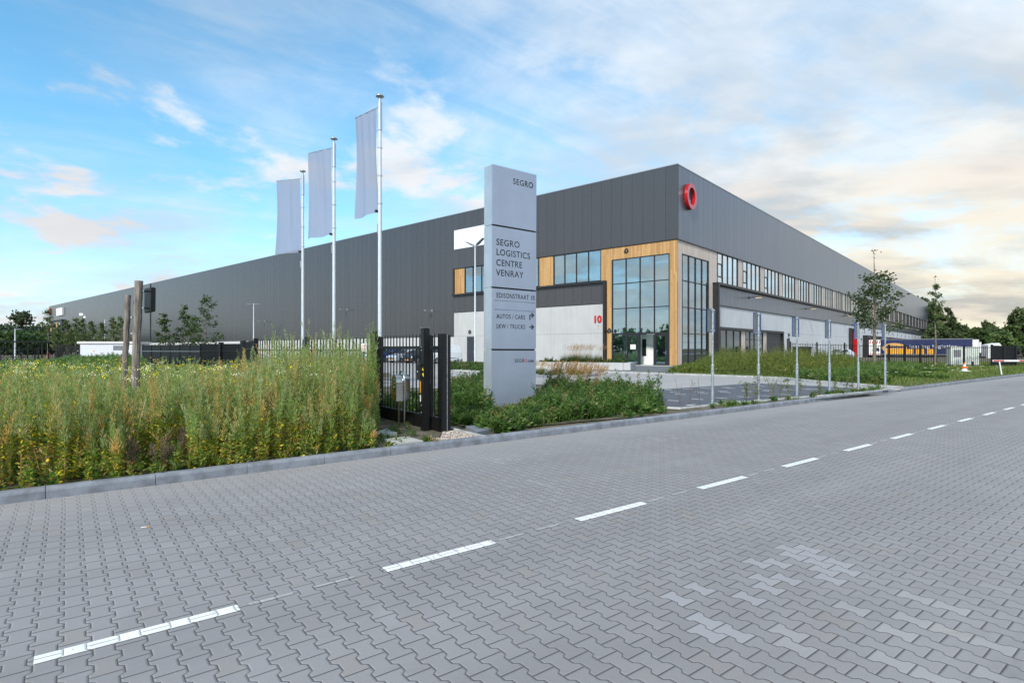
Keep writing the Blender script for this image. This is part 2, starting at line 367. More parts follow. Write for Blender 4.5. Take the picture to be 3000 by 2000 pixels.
m_rim = mk('wheel_rim', (.38, .39, .40), .35, metal=.8)
m_cabG = mk('pale_grey_cabinet', (.55, .58, .54), .5, var=.06)
m_bark = mk('tree_bark', (.20, .165, .125), .9, var=.35, scale=14, bump=.6, bscale=30, stretch=(1, 1, .3))
m_barkd = mk('dark_bark', (.09, .075, .06), .9, var=.35, scale=14, bump=.6)
m_post = mk('weathered_timber_post', (.24, .205, .18), .9, var=.5, scale=5, bump=1.0, bscale=16, col2=(.10, .08, .07), stretch=(5, 5, .6))
m_leaf = leafmat('leaf'); m_weed = leafmat('weed_leaf', .45, 2.05); m_green = leafmat('green_weed_leaf', .42, 1.35)
m_dark = mk('navy_tarpaulin', (.012, .02, .085), .42, var=.15, scale=.7)
m_lampw = mk('lit_lamp_lens', (1, .75, .40), .4, emit=1.6)
m_slab = concrete('paving_slab_concrete', (.42, .41, .37))
m_slabd = concrete('grey_cover_concrete', (.17, .19, .22))
def flagcloth():
    m = bpy.data.materials.new('thin_white_flag_cloth'); m.use_nodes = True; nt = m.node_tree; b = nt.nodes['Principled BSDF']
    b.inputs['Base Color'].default_value = (.46, .51, .60, 1); b.inputs['Roughness'].default_value = .7
    t = nt.nodes.new('ShaderNodeBsdfTransparent'); t.inputs[0].default_value = (.92, .92, 1, 1); tl = nt.nodes.new('ShaderNodeBsdfTranslucent'); tl.inputs[0].default_value = (.50, .55, .66, 1)
    a = nt.nodes.new('ShaderNodeMixShader'); a.inputs[0].default_value = .5; nt.links.new(b.outputs[0], a.inputs[1]); nt.links.new(tl.outputs[0], a.inputs[2])
    x = nt.nodes.new('ShaderNodeMixShader'); x.inputs[0].default_value = .36; nt.links.new(a.outputs[0], x.inputs[1]); nt.links.new(t.outputs[0], x.inputs[2])
    nt.links.new(x.outputs[0], nt.nodes['Material Output'].inputs[0]); return m
m_flag = flagcloth()

# ---------------------------------------------------------------- setting: ground, road, kerbs, pavements
def smooth(t): t = np.clip(t, 0, 1); return t*t*(3-2*t)
mx, my = at(280, 27)
def height(x, y):
    x = np.asarray(x, float); y = np.asarray(y, float)
    u = (x-RO[0])*RU[0]+(y-RO[1])*RU[1]; v = (x-RO[0])*RV[0]+(y-RO[1])*RV[1]
    h = np.where(v > -.11, -.02, SITE-.02)
    h = h+np.where(v < -.11, .62*np.exp(-(((x-mx)**2+(y-my)**2)/60)), 0)
    yard = smooth((x-(XC-1))/2)*smooth((y-(YC+72))/8)*smooth((-v-2.5)/2.0)*(1-smooth((x-(XC+34))/6))
    h = h-.70*yard
    return h
us = np.concatenate([[-900, -400, -150, -60, -30], np.arange(-20, 40, .8), np.arange(40, 160, 4), [180, 230, 300, 500, 900, 1800]])
vs_ = np.concatenate([[-1800, -900, -500, -350, -260, -200, -160], np.arange(-140, -40, 5), np.arange(-40, -1.2, .8), [-1.0, -.6, -.112, -.108, 6, 11.6, 12.2, 14, 20, 40, 100, 300, 900]])
U_, V_ = np.meshgrid(us, vs_, indexing='ij'); GX = RO[0]+U_*RU[0]+V_*RV[0]; GY = RO[1]+U_*RU[1]+V_*RV[1]
GZ = height(GX, GY); GZ += np.where((V_ < -.6) & (V_ > -60), rng.normal(0, .012, GZ.shape), 0); GZ = np.where(V_ > 11.7, .07, GZ)
gm = M(); gm.v = list(zip(GX.ravel().tolist(), GY.ravel().tolist(), GZ.ravel().tolist())); nv = len(vs_)
gm.f = [(i*nv+j, (i+1)*nv+j, (i+1)*nv+j+1, i*nv+j+1) for i in range(len(us)-1) for j in range(nv-1)]; gm.mi = [0]*len(gm.f); gm.sm = [True]*len(gm.f)
m_ground = mk('rough_ground', (.13, .105, .07), .95, var=.3, scale=2.2, bump=1.0, bscale=22, col2=(.05, .052, .022))
tag(gm.build('ground', m_ground), kind='structure')
def sheet(name, poly, z, mat, kind='structure'):
    m = M(); m.add([(x, y, z) for x, y in poly], [tuple(range(len(poly)))]); return tag(m.build(name, mat), kind=kind)
r = M(); ru = [-60]+list(range(-20, 300, 10))
for a, b in zip(ru[:-1], ru[1:]): r.add([(*RD(a, 0), 0), (*RD(b, 0), 0), (*RD(b, 11.7), 0), (*RD(a, 11.7), 0)], [(0, 1, 2, 3)])
tag(r.build('road', mp_road), kind='structure')
dsh = M(); fa = M()
for k in range(-1, 40):
    u0 = -.595+k*1.945; v0 = 4.02+.001*k
    def strip(m, ua, ub, va, vb, z=.004): m.add([(*RD(ua, va), z), (*RD(ub, va), z), (*RD(ub, vb), z), (*RD(ua, vb), z)], [(0, 1, 2, 3)])
    strip(dsh, u0, u0+.97, v0-.048, v0+.048)
    strip(fa, u0+1.03, u0+1.30, v0-.02, v0+.012, .0038); strip(fa, u0+1.45, u0+1.72, v0-.024, v0+.005, .0038)
tag(dsh.build('road_marking', mp_paint), kind='structure'); tag(fa.build('worn_road_marking', mp_faint), kind='structure')
def kerb_run(name, pts, mat, wd=.14, hz=.12, L=1.0, base=0, gap=.006, chx=.035):
    """stones laid along a polyline, upper edge rounded on the right-hand side of travel"""
    m = M()
    for (x0, y0), (x1, y1) in zip(pts[:-1], pts[1:]):
        D = Vector((x1-x0, y1-y0)); n = max(1, round(D.length/L)); d = D.normalized(); q = Vector((d.y, -d.x))
        prof = [(-wd, 0), (0, 0), (0, hz-chx), (-chx*.25, hz-chx*.35), (-chx, hz), (-wd+.006, hz), (-wd, hz-.006)]
        for i in range(n):
            a = D.length*i/n+gap/2; b = D.length*(i+1)/n-gap/2; jz = random.uniform(-.0025, .0025); jo = random.uniform(-.002, .002)
            vs = []
            for t in (a, b):
                for o, z in prof: vs.append((x0+d.x*t+q.x*(o+jo), y0+d.y*t+q.y*(o+jo), base+z+jz))
            k = len(prof); m.add(vs, [tuple(range(k)), tuple(range(2*k-1, k-1, -1))]+[((j+1) % k, j, k+j, k+(j+1) % k) for j in range(k)])
    return tag(m.build(name, mat), kind='structure')
kerb_run('kerb', [RD(-12.7+.0, 0), RD(24.3, 0)], m_kerb); kerb_run('kerb', [RD(24.9, 0), RD(140.9, 0)], m_kerb)
kerb_run('kerb', [RD(200, 11.75), RD(-40, 11.75)], m_kerb, L=2)
def grate(px, py, z, label, rz):
    x, y = px, py; t = thing('drain_grate', label, 'drain', (x, y, z), rz, None); m = M(); m.box(-.3, .3, 0, .13, -.02, .115)
    b = M()
    for i in range(3): b.box(-.26+.18*i, -.26+.18*i+.14, -.004, .002, .02, .10)
    m.build('housing', m_kerb, t); b.build('opening', m_black, t)
ga = atan2(RU[1], RU[0]); x, y = RD(24.6, 0); grate(x, y, 0, 'black gully opening in the road kerb past the last blue sign post', ga)
# car park and driveway
DRV = [(870, 1062), (1330, 1060), (1420, 1064), (1600, 1080), (1731, 1090), (1950, 1097), (2097, 1102), (2287, 1110), (2371, 1119), (2546, 1133), (2640, 1139), (2490, 1153), (2330, 1166), (2100, 1186), (1995, 1197), (1930, 1194), (1846, 1150), (1760, 1136), (1600, 1128), (1420, 1118), (1310, 1140), (1100, 1130), (1000, 1110), (880, 1085)]
sheet('driveway', [G(*p) for p in DRV], SITE+.004, mp_drive)
sheet('parking_bays', [G(*p) for p in [(1846, 1147), (2206, 1122.5), (2400, 1131), (2560, 1141), (2480, 1153), (2330, 1165), (2100, 1184), (1993, 1195.5), (1930, 1191)]], SITE+.008, mp_park)
sheet('driveway', [(XC-95, YC-1.6), (XC-95, YC-13), G(870, 1085), G(870, 1062), G(1330, 1060.5), G(1420, 1061), (XC-22, YC-1.6)], SITE+.002, mp_drive)
bm_ = M()
for row, (pa, pb, n) in enumerate([((1908, 1157), (2420, 1138), 16), ((1963, 1149), (2500, 1137), 16), ((1955, 1173), (2350, 1152), 12), ((1880, 1144), (2300, 1128), 13), ((2050, 1136.5), (2500, 1141), 14), ((2010, 1188), (2500, 1150), 14)]):
    a = Vector(G(*pa)); b = Vector(G(*pb)); n = int((b-a).length/.95); d = (b-a).normalized(); q = Vector((-d.y, d.x))*.035
    d2 = Vector((1, 0)) if row != 5 else d
    q = Vector((-d2.y, d2.x))*.045
    for i in range(n):
        p = a+d*(i*.95); e = p+d2*.36
        bm_.add([(*(p-q), SITE+.012), (*(e-q), SITE+.012), (*(e+q), SITE+.012), (*(p+q), SITE+.012)], [(0, 1, 2, 3)])
tag(bm_.build('parking_marking', m_wht), kind='structure')
sheet('entrance_paving', [G(1500, 1073), G(1650, 1086), G(1735, 1089.2), G(1950, 1096.8), G(2010, 1098.5), (XC+2.4, YC-.5), (XC-8, YC-.06), (XC-30, YC-.06), (XC-30, YC-2)], SITE+.008, mk('dark_entrance_paving', (.15, .155, .165), .8, var=.2, scale=2, bump=.3))
dm = M(); dm.box(XC-7, XC+1.2, YC-1.3, YC-.1, SITE, SITE+.03); tag(dm.build('doorstep', m_slab), kind='structure')
kerb_run('site_kerb', [G(1600, 1084), G(1731, 1090), G(1950, 1097), G(2097, 1102), G(2287, 1110), G(2371, 1119), G(2546, 1133), G(2640, 1139)], m_kerb2, base=SITE, hz=.10)
kerb_run('site_kerb', [G(1305, 1088), G(1330, 1087), G(1420, 1091), G(1500, 1093)], m_kerb2, base=SITE, hz=.10)
kerb_run('site_kerb', [G(1500, 1098), G(1580, 1106), G(1700, 1105.5), G(1745, 1101.5), G(1752, 1098.5)], m_kerb, base=SITE, hz=.12)
kerb_run('parking_edge', [G(1846, 1148), G(1930, 1194), G(1995, 1197.5), G(2100, 1186.5), G(2330, 1166.5), G(2490, 1153.5), G(2640, 1139.5)], m_kerb2, base=SITE-.04, hz=.075, wd=.08)
x, y = G(1962, 1097.4); grate(x, y, SITE, 'black gully opening in the pale kerb before the entrance hedge', atan2(G(2097, 1102)[1]-G(1950, 1097)[1], G(2097, 1102)[0]-G(1950, 1097)[0]))
sheet('soil_bed', [RD(inv(*G(1060, 1330))[0], -.15), RD(inv(*G(1290, 1300))[0], -.15), G(1305, 1250), G(1312, 1160), G(1130, 1190)], SITE-.004, m_soil)
sheet('soil_bed', [G(1430, 1262), G(1700, 1235), G(1950, 1214), G(2150, 1193), G(2500, 1158), G(2640, 1144.5), G(2480, 1155), G(2330, 1168), G(2100, 1188), G(1990, 1199), G(1930, 1196), G(1846, 1151), G(1600, 1131), G(1420, 1121), G(1312, 1145), G(1305, 1235), G(1360, 1250)], SITE+.003, m_soil)

# ---------------------------------------------------------------- warehouse
B = thing('warehouse', 'long dark grey logistics warehouse with timber framed glass entrance at its corner', 'warehouse', (XC, YC, 0))
def bL(m, s0, s1, d0, d1, z0, z1, mi=0): return m.box(-s1, -s0, -d1, -d0, z0, z1, mi)
def bR(m, s0, s1, d0, d1, z0, z1, mi=0): return m.box(d0, d1, s0, s1, z0, z1, mi)
LL, LR, TOP = 253.3, 198.9, 17.6
m = M(); bL(m, 0, LL, -.3, 0, 11.15, TOP); bL(m, 28.3, 228.7, -.3, 0, 3.0, 11.148); bL(m, 228.7, 230.4, -.3, 0, 3.0, 8.1); m.build('front_cladding', m_cladL, B)
m = M(); bL(m, 7.37, 28.3, -.3, -.02, 5.93, 7.86); m.build('cladding_band', m_cladL, B)
m = M(); bR(m, .3, LR, -.3, 0, 11.15, TOP); m.build('side_cladding_sky_tint', m_cladR, B)
m = M(); bR(m, 8.2, LR, -.3, .1, 5.93, 7.82); m.build('cladding_band', m_cladR, B)
m = M(); bL(m, -.03, LL+.03, -.35, .03, TOP, TOP+.07); bR(m, .35, LR+.03, -.35, .03, TOP, TOP+.07); m.build('coping', m_coping, B)
m = M(); bL(m, -.02, 28.3, -.1, .04, 11.09, 11.15); bR(m, -.04, LR, .002, .06, 11.09, 11.15); m.build('drip_edge', m_frame, B)
m = M(); bL(m, .45, LL-.3, -LR+.3, -.35, TOP-.35, TOP-.1); m.build('roof', m_frame, B)
m = M(); bR(m, LR-.3, LR, -LL, -.31, 0, TOP-.4); m.box(-LL, -LL+.3, .31, LR-.31, 0, TOP-.4); m.build('rear_wall', m_cladL, B)
m = M(); bL(m, 137.2, 137.5, 0, .12, 3.0, TOP); m.build('fire_wall_joint', m_frame, B)  # raised dark strip that marks the vertical fire wall joint
# inside: floors and back walls that the glass shows
m = M(); m.box(-LL+1, -29, .32, 5, .1, TOP-.5); m.box(-LL+1, -6.5, 7, LR-1, .1, TOP-.5); m.build('core', m_indk, B)
m = M(); m.box(-28.9, -7.6, .4, 6.98, 7.4, 7.9); m.box(-6.4, -.4, 8.3, LR-1.1, 7.4, 7.9); m.build('upper_floor', m_in, B)
m = M(); m.box(-28.9, -.35, .36, 6.98, 11.16, 11.4); m.box(-6.4, -.35, 6.99, LR-1.1, 11.16, 11.4); m.build('office_ceiling', m_inw, B)
m = M(); m.box(-7.9, -7.7, .36, 6.98, .1, 11.1); m.box(-7.6, -.36, 7.9, 8.05, .1, 11.1); m.build('lobby_wall', m_in, B)
m = M(); m.box(-7.6, -.2, .2, 7.9, SITE+.0, SITE+.05); m.build('lobby_floor', m_in, B)
for q in ((-5.4, -2.8, 1.6, 1.72), (-5.6, -5.45, .5, 2.5)): m = M(); m.box(*q, .15, 2.95); m.build('lobby_partition', m_inw, B)
idr = M(); idr.box(-4.3, -3.62, 1.52, 1.59, .15, 2.7); io = idr.build('inner_door', m_wht, B); q = M(); q.box(-4.18, -3.76, 1.505, 1.518, .9, 2.5); q.build('pane', m_gdark, io)
m = M(); m.box(-.52, -.2, 3.0, 3.4, .15, 11.1); m.box(-3.2, -2.9, 6.2, 6.5, .15, 11.1); m.build('lobby_column', m_indk, B)
m = M(); m.box(-7.6, -3.8, 4.5, 7.8, 3.3, 3.55); m.build('lobby_gallery', m_inw, B)
# timber
m = M(); bL(m, .14, .72, -.18, -.04, 0, 9.97); bL(m, 6.56, 7.10, -.18, -.04, 0, 9.97); bL(m, .14, 7.10, -.18, -.04, 9.97, 11.15); bL(m, 7.10, 7.75, -.18, -.04, 8.06, 11.15); m.build('timber_cladding', m_woodL, B)
m = M(); bL(m, .0, .14, -.16, -.0395, 0, 11.088); m.build('timber_corner', m_woodL, B)
m = M(); bR(m, .17, 1.04, -.18, -.04, 0, 9.99); bR(m, 6.90, 7.92, -.18, -.04, 0, 9.99); bR(m, .17, 7.92, -.18, -.04, 9.99, 11.15); bR(m, 7.92, 9.03, -.18, -.04, 8.05, 11.15); m.build('timber_cladding', m_woodR, B)
def glazing(side, s0, s1, z0, z1, cols, rows, glassm, fw=.045, dep=(-.16, .0), name='window', extra=None, thin=False):
    bx = bL if side == 'L' else bR; f = M()
    bx(f, s0, s0+fw*1.3, dep[0], dep[1], z0, z1); bx(f, s1-fw*1.3, s1, dep[0], dep[1], z0, z1)
    bx(f, s0+fw*1.3, s1-fw*1.3, dep[0], dep[1], z1-fw*1.3, z1); bx(f, s0+fw*1.3, s1-fw*1.3, dep[0], dep[1], z0, z0+fw*1.3)
    for c in cols: bx(f, c-fw*.6, c+fw*.6, dep[0], dep[1]-.012, z0+fw*1.3, z1-fw*1.3)
    edges = [s0+fw*1.3]+[x for c in cols for x in (c-fw*.6, c+fw*.6)]+[s1-fw*1.3]
    for zr in rows:
        for k in range(0, len(edges), 2): bx(f, edges[k], edges[k+1], dep[0], dep[1]-.02, zr-fw*.6, zr+fw*.6)
    for (a, b, c, d) in (extra or []):
        bx(f, a, a+.1, dep[0], dep[1]-.004, c, d); bx(f, b-.1, b, dep[0], dep[1]-.004, c, d); bx(f, a+.1, b-.1, dep[0], dep[1]-.004, d-.1, d); bx(f, a+.1, b-.1, dep[0], dep[1]-.004, c, c+.1)
    fo = f.build(name, m_frame, B); g = M(); dd = (dep[0]+dep[1])/2-.02
    bx(g, s0+.02, s1-.02, dd, dd+.012, z0+.02, z1-.02); g.build('pane', glassm, fo); return fo
glazing('L', .72, 6.56, 2.98, 9.97, (2.2, 3.62, 5.06), (5.34, 7.66), m_glass, .06, name='entrance_window')
glazing('R', 1.04, 6.90, .02, 9.99, (2.5, 3.95, 5.4), (2.94, 5.28, 7.64), m_glass, .06, name='entrance_window')
# ground floor of the entrance: fixed lights and two doors, the left one standing open
glazing('L', 5.06, 6.56, .05, 2.975, (), (), m_glass, .06, name='entrance_window')
for s0, s1, hinge in ((3.66, 5.04, 0), (.95, 2.2, 1)):
    d = M(); bL(d, s0, s0+.16, -.15, .03, .05, 2.975); bL(d, s1-.16, s1, -.15, .03, .05, 2.975); bL(d, s0+.16, s1-.16, -.15, .03, 2.75, 2.975); bL(d, s0+.16, s1-.16, -.15, .03, .05, .25)
    do = d.build('entrance_door', m_frame, B); g = M(); bL(g, s0+.14, s1-.14, -.07, -.055, .2, 2.8); g.build('pane', m_glass, do)
    h = M(); hs = s0+.08 if hinge else s1-.08; bL(h, hs-.02, hs+.02, .03, .07, 1.05, 1.45); bL(h, hs-.0, hs+.22, .07, .1, 1.22, 1.27); h.build('handle', m_rim, do)
m = M(); bL(m, .72, .95, -.15, .0, .05, 2.975); bL(m, 2.2, 2.26, -.15, .0, .05, 2.975); bL(m, 3.60, 3.66, -.15, .0, .05, 2.975); bL(m, 2.26, 3.60, -.15, .0, 2.86, 2.975); m.build('door_frame', m_frame, B)
m = M(); bL(m, 2.1, 2.9, .0, .06, 2.86, 2.93); m.build('door_closer', m_rim, B)
m = M(); bL(m, 4.05, 4.6, -.05, -.046, 1.55, 1.98); m.build('paper_notice', m_wht, B)
m = M(); bL(m, .78, 1.85, -.45, -.30, 3.05, 3.62); m.build('air_curtain', m_black, B)
# front strip windows
glazing('L', 7.75, 13.45, 8.1, 11.1, (9.2, 10.63, 12.05), (), m_glass, .05)
m = M(); bL(m, 13.45, 15.3, -.18, -.04, 8.06, 11.09); m.build('timber_panel', m_woodL, B)
glazing('L', 15.3, 20.9, 8.1, 11.1, (16.7, 18.1, 19.5), (), m_glass, .05)
glazing('L', 20.95, 26.5, 8.1, 11.1, (22.35, 23.75, 25.15), (), m_glass, .05)
m = M(); bL(m, 26.5, 28.2, -.18, -.04, 8.06, 11.09); m.build('timber_panel', m_woodL, B)
m = M(); bL(m, 7.14, 28.38, 0, .28, 7.86, 8.06); bL(m, 7.14, 7.37, -.2, .28, 0, 7.858); bL(m, 28.2, 28.38, 0, .12, 8.062, 11.14); m.build('canopy_frame', m_frame, B)
m = M(); bL(m, 7.37, 28.3, -.05, -.01, 5.86, 5.93); m.build('flashing', m_frame, B)
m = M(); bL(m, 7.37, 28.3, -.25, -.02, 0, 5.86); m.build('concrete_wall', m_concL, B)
m = M(); bL(m, 28.31, 230.4, -.25, -.02, 0, 3.0); m.build('concrete_plinth', m_concP, B)
m = M(); bL(m, 19.05, 28.25, .002, .03, 13.42, 15.68); m.build('blank_sign_panel', m_white, B)
m = M(); bL(m, 229.2, 238.4, .002, .5, 13.42, 16.1); m.build('blank_sign_panel', m_white, B)
# far office end of the front
m = M(); bL(m, 230.4, LL-.1, -.25, .0, 0, 5.93); m.build('concrete_wall', m_concP, B)
m = M(); bL(m, 230.4, LL-.1, -.25, .0, 5.93, 8.1); m.build('cladding_band', m_cladL, B)
for a, b in ((231.6, 239), (241, 248.5)): glazing('L', a, b, 8.3, 11.1, ((a+b)/2,), (), m_glass, .06)
for a, b in ((230.4, 231.6), (239, 241), (248.5, 250.4)): m = M(); bL(m, a, b, -.1, .1, 8.1, 11.15); m.build('timber_panel', m_woodL, B)
m = M(); bL(m, 228.7, 230.38, 0, .7, 8.0, 11.9); bL(m, 228.7, LL, 0.1, .7, 11.7, 11.9); m.build('window_surround', m_frame, B)
def door(s0, s1, z1, mat, side='L', d=0.0):
    bx = bL if side == 'L' else bR; f = M(); bx(f, s0, s1, d, d+.04, SITE, z1); o = f.build('service_door', mat, B)
    h = M(); bx(h, s0+.08, s0+.14, d+.04, d+.09, 1.0, 1.4)
    h.build('handle', m_rim, o)
    for z in (.4, 1.3, 2.3): h = M(); bx(h, s1-.1, s1-.02, d+.04, d+.07, z, z+.12); h.build('hinge', m_rim, o)
    return o
m_door = mk('anthracite_door', (.035, .037, .045), .5, var=.05)
door(24.75, 26.05, 3.0, m_door)
def hood(s, z, side='L', d=0, mat=m_frame):
    m = M(); n = 10
    rings = [(.0, .30), (.06, .30), (.14, .27), (.20, .20), (.24, .08)]
    vs = []
    for k in range(n+1):
        t = pi*k/n
        for a, h in ((.24, 0), (.22, .10), (.13, .27), (.05, .34)):
            q = a*cos(t); e = a*sin(t)
            vs.append((-(s+q), -(d+e), z+h) if side == 'L' else (d+e, s+q, z+h))
    fs = [(k*4+j, (k+1)*4+j, (k+1)*4+j+1, k*4+j+1) for k in range(n) for j in range(3)]
    fs += [tuple(k*4 for k in range(n+1)), tuple(k*4+3 for k in range(n, -1, -1))]
    m.add(vs, fs); return m.build('hood_lamp', mat, B)
hood(25.6, 3.45); hood(6.83, 3.2, d=-.04); hood(5.0, 10.55, d=-.04); hood(32.6, 3.25, 'R', .05); hood(80.2, 3.25, 'R', .05)
def arm_lamp(s, z, side, d=0, lit=False, L=.95):
    bx = bL if side == 'L' else bR; m = M(); bx(m, s-.05, s+.05, d, d+L*.55, z-.02, z+.06); bx(m, s-.14, s+.14, d+L*.55, d+L*1.25, z-.04, z+.05); bx(m, s-.12, s+.12, d, d+.03, z-.14, z+.14)
    o = m.build('wall_lamp', m_galv if not lit else m_frame, B); g = M(); bx(g, s-.11, s+.11, d+L*.62, d+L*1.2, z-.055, z-.041); g.build('lamp_lens', m_lampw if lit else m_wht, o)
for s, z in ((32.3, 6.3), (51.1, 7.3), (76.9, 6.4), (107, 7.3), (144.4, 6.5), (176, 7.3), (207, 6.5)): arm_lamp(s, z, 'L')
for s in (17.75, 40.8, 64.7, 88.3, 112, 136, 159, 183): arm_lamp(s, 7.2, 'R', .1, True, 1.1)
# side facade
for k in range(27):
    s0 = 9.05+7.11*k; s1 = s0+5.65
    cols = [s0+1.44, s0+2.84, s0+4.26]; ex = [(s0+.06, s0+1.42, 8.72, 10.08)] if k < 3 else None
    glazing('R', s0, min(s1, LR-.05), 8.1, 11.1, [c for c in cols if c < LR-.3], (), m_glassR, .05, extra=ex)
    if s1+1.46 < LR: m = M(); bR(m, s1, s1+1.46, -.18, -.04, 8.06, 11.09); m.build('timber_panel', m_woodR, B)
m = M(); bR(m, 7.92, LR, .1, .55, 7.82, 8.04); bR(m, 7.92, 8.2, -.2, .55, 0, 7.818); m.build('canopy_frame', m_frame, B)
m = M(); bR(m, 8.2, LR, .05, .14, 5.85, 5.93); m.build('flashing', m_frame, B)
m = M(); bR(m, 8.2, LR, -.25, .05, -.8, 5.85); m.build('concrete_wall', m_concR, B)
m = M(); bR(m, 8.75, 9.0, .05, .35, 0, 3.75); bR(m, 29.45, 29.7, .05, .35, 0, 3.75); bR(m, 9.0, 29.45, .05, .35, 3.5, 3.75); bR(m, 9, 29.45, .05, .15, 0, .4); m.build('window_surround', m_frame, B)
m_gl2 = mk('green_tinted_dark_glass', (.02, .045, .04), .04, var=.1, spec=1.0)
for a, b, cc in ((9.0, 15.0, (11, 13)), (16.4, 22.2, (17.9, 19.3, 20.8))): glazing('R', a, b, .42, 3.5, cc, (2.6,) if a > 10 else (), m_gl2, .06, dep=(.06, .2))
m = M(); bR(m, 15.0, 16.4, .06, .16, .1, 3.5); m.build('timber_panel', m_woodR, B); m = M(); bR(m, 22.2, 23.5, .06, .16, .1, 3.5); m.build('timber_panel', m_woodR, B)
for a, b in ((23.55, 26.4), (26.45, 29.42)): door(a, b, 3.45, m_door, 'R', .08)
door(31.95, 33.2, 2.92, m_frame, 'R', .05)
m = M(); bR(m, 69.2, 69.4, .05, .5, SITE, 5.3); bR(m, 73.2, 73.4, .05, .25, SITE, 5.3); bR(m, 69.4, 73.2, .05, .3, 5.1, 5.3); dk = m.build('loading_door', m_frame, B)
m = M(); bR(m, 69.42, 73.18, .06, .07, SITE, 5.08); m.build('leaf', m_black, dk); m = M(); bR(m, 73.12, 73.19, .08, .8, SITE, 5.08); m.build('red_curtain', m_red, dk)
m = M(); bR(m, 66.5, 66.52, .05, .06, 2, 3.0)
for k in range(16):
    s = 82+7.2*k; m = M(); bR(m, s, s+.5, .05, .9, -.7, 4.2); bR(m, s+3.1, s+3.6, .05, .9, -.7, 4.2); bR(m, s+.5, s+3.1, .05, .9, 3.6, 4.2); o = m.build('dock_shelter', m_black, B)
    m = M(); bR(m, s+.5, s+3.1, .06, .12, .5, 3.6); m.build('dock_door', m_coping, o)
    m = M(); bR(m, s+1.7, s+1.85, .05, .12, 4.65, 5.4); m.build('dock_marker', m_frame, B)
def ring(side, s, z, r1=1.32, r0=.82, dep=.42, sx=.9):
    m = M(); n = 56; vs = []
    for k in range(n):
        t = 2*pi*k/n
        for rr in (r1, r0):
            for d in (.06, .06+dep):
                q = rr*cos(t)*sx; h = rr*sin(t); vs.append((-(s+q), -d, z+h) if side == 'L' else (d, s+q, z+h))
    for k in range(n):
        a = k*4; b = ((k+1) % n)*4
        for i, j in ((0, 1), (1, 3), (3, 2), (2, 0)): m.f.append([a+i, a+j, b+j, b+i]); m.mi.append(1 if (i, j) == (1, 3) else 0); m.sm.append(False)
    m.v = vs; return m.build('ring_emblem', [m_red, mk('ring_face', (.52, .03, .04), .22, var=.05, coat=.6)], B)
ring('R', 2.3, 15.2, 1.16, .78, .30, .86); ring('L', 251.3, 15.6)
text('10', .92, m_red, B, (-8.62, -.0, 4.12), ext=.05, name='house_number', bold=.035, sx=1.05)
m = M(); m.lathe([(0, -.0), (.06, 0), (.06, .04), (0, .04)], (-8.05, -.03, 3.83), 12, axis='y'); m.build('alarm_light', m_galv, B)
m = M(); m.lathe([(0, -.0), (.05, 0), (.05, .04), (0, .04)], (-8.05, -.03, 3.6), 12, axis='y'); m.build('alarm_light', m_ora, B)

# buildings and trees behind the camera show in the glass
N = thing('neighbouring_hall', 'plain grey hall across the street seen mirrored in the entrance glass', 'hall', (44, -38, 0))
m = M(); m.box(-26, 26, -20, 14, 0, 12.5); m.build('wall', cladding('neighbour_cladding', 0, (.16, .19, .19), .5), N); m = M(); m.box(-26.2, 26.2, -20.2, 14.2, 12.5, 12.8); m.build('coping', m_coping, N)
m = M()
for k in range(9): m.box(-22+k*5, -19+k*5, 14.01, 14.1, 1, 3.6)
m.build('window_row', m_frame, N)
# ---------------------------------------------------------------- sign totem
tx, ty = W(-.52, 14.55); tr = wdir(1.167, .9)
T = thing('sign_totem', 'tall silver four-panel sign totem with dark lettering standing among weeds behind the kerb', 'sign', (tx, ty, 0), tr)
TW, TD = 1.47, .35
def tf(px, py):                          # a point of the photograph on the sign's front plane -> local x, z
    nx, ny = -sin(tr), cos(tr); rx, ry = W((px-1500)/FPX, 1); t = (tx*nx+ty*ny)/(rx*nx+ry*ny)
    return (rx*t-tx)*cos(tr)+(ry*t-ty)*sin(tr), EYE+(HOR-py)/FPX*t
def c3(x, y): return tf(1300+x/1.96, 450+y/1.96)
bow = lambda x: -.006*(1-((x/TW)*2-1)**2)
zs = [6.32, 4.77, 3.17, 1.575, SITE-.2]
for i in range(4):
    m = M(); z1 = zs[i]-(.022 if i else 0); z0 = zs[i+1]+.022; n = 12; P = [(TW*k/n, bow(TW*k/n)) for k in range(n+1)]+[(TW, .04), (0, .04)]
    m.prism([(x, y) for x, y in P], z0, z1, 'z'); m.build('sign_panel', m_silver, T)
m = M()
for i in range(4): m.box(.0, TW, .0405, TD-.04, zs[i+1]+.012, zs[i]-(.012 if i else 0)); 
m.box(.01, TW-.01, .05, TD-.05, SITE-.2, 6.2); m.build('casing', m_silver2, T)
m = M()
for i in range(4): m.box(-.012, TW+.012, TD-.0395, TD, zs[i+1]+.012, zs[i]-(.012 if i else 0))
m.build('rear_frame', m_silver2, T)
m = M(); m.box(.03, TW-.03, .02, .0398, SITE, 6.1); m.build('shadow_gap', m_black, T)
def tt(body, x, y, sz, mat=m_ink, wpx=None, **k):
    k.setdefault('bold', .0012 if sz > 30 else .0002)
    if wpx: o = tt(body, x, y, sz, mat, **k); o.scale.x *= (c3(x+wpx, y)[0]-c3(x, y)[0])/(max(v.co.x for v in o.data.vertices)*o.scale.x); return o                # baseline-left point in crop pixels, size in crop pixels of cap height
    lx, z = c3(x, y); h = sz/1.96/FPX*14.75; return text(body, h/.70, mat, T, (lx, -.0075, z), ext=.001, **k)
tt('SEGRO', 392, 172, 34, wpx=116)
tt('SEGRO', 297, 522, 36, wpx=134); tt('LOGISTICS', 297, 580, 36, wpx=194); tt('CENTRE', 297, 640, 36, wpx=149); tt('VENRAY', 297, 698, 36, wpx=157)
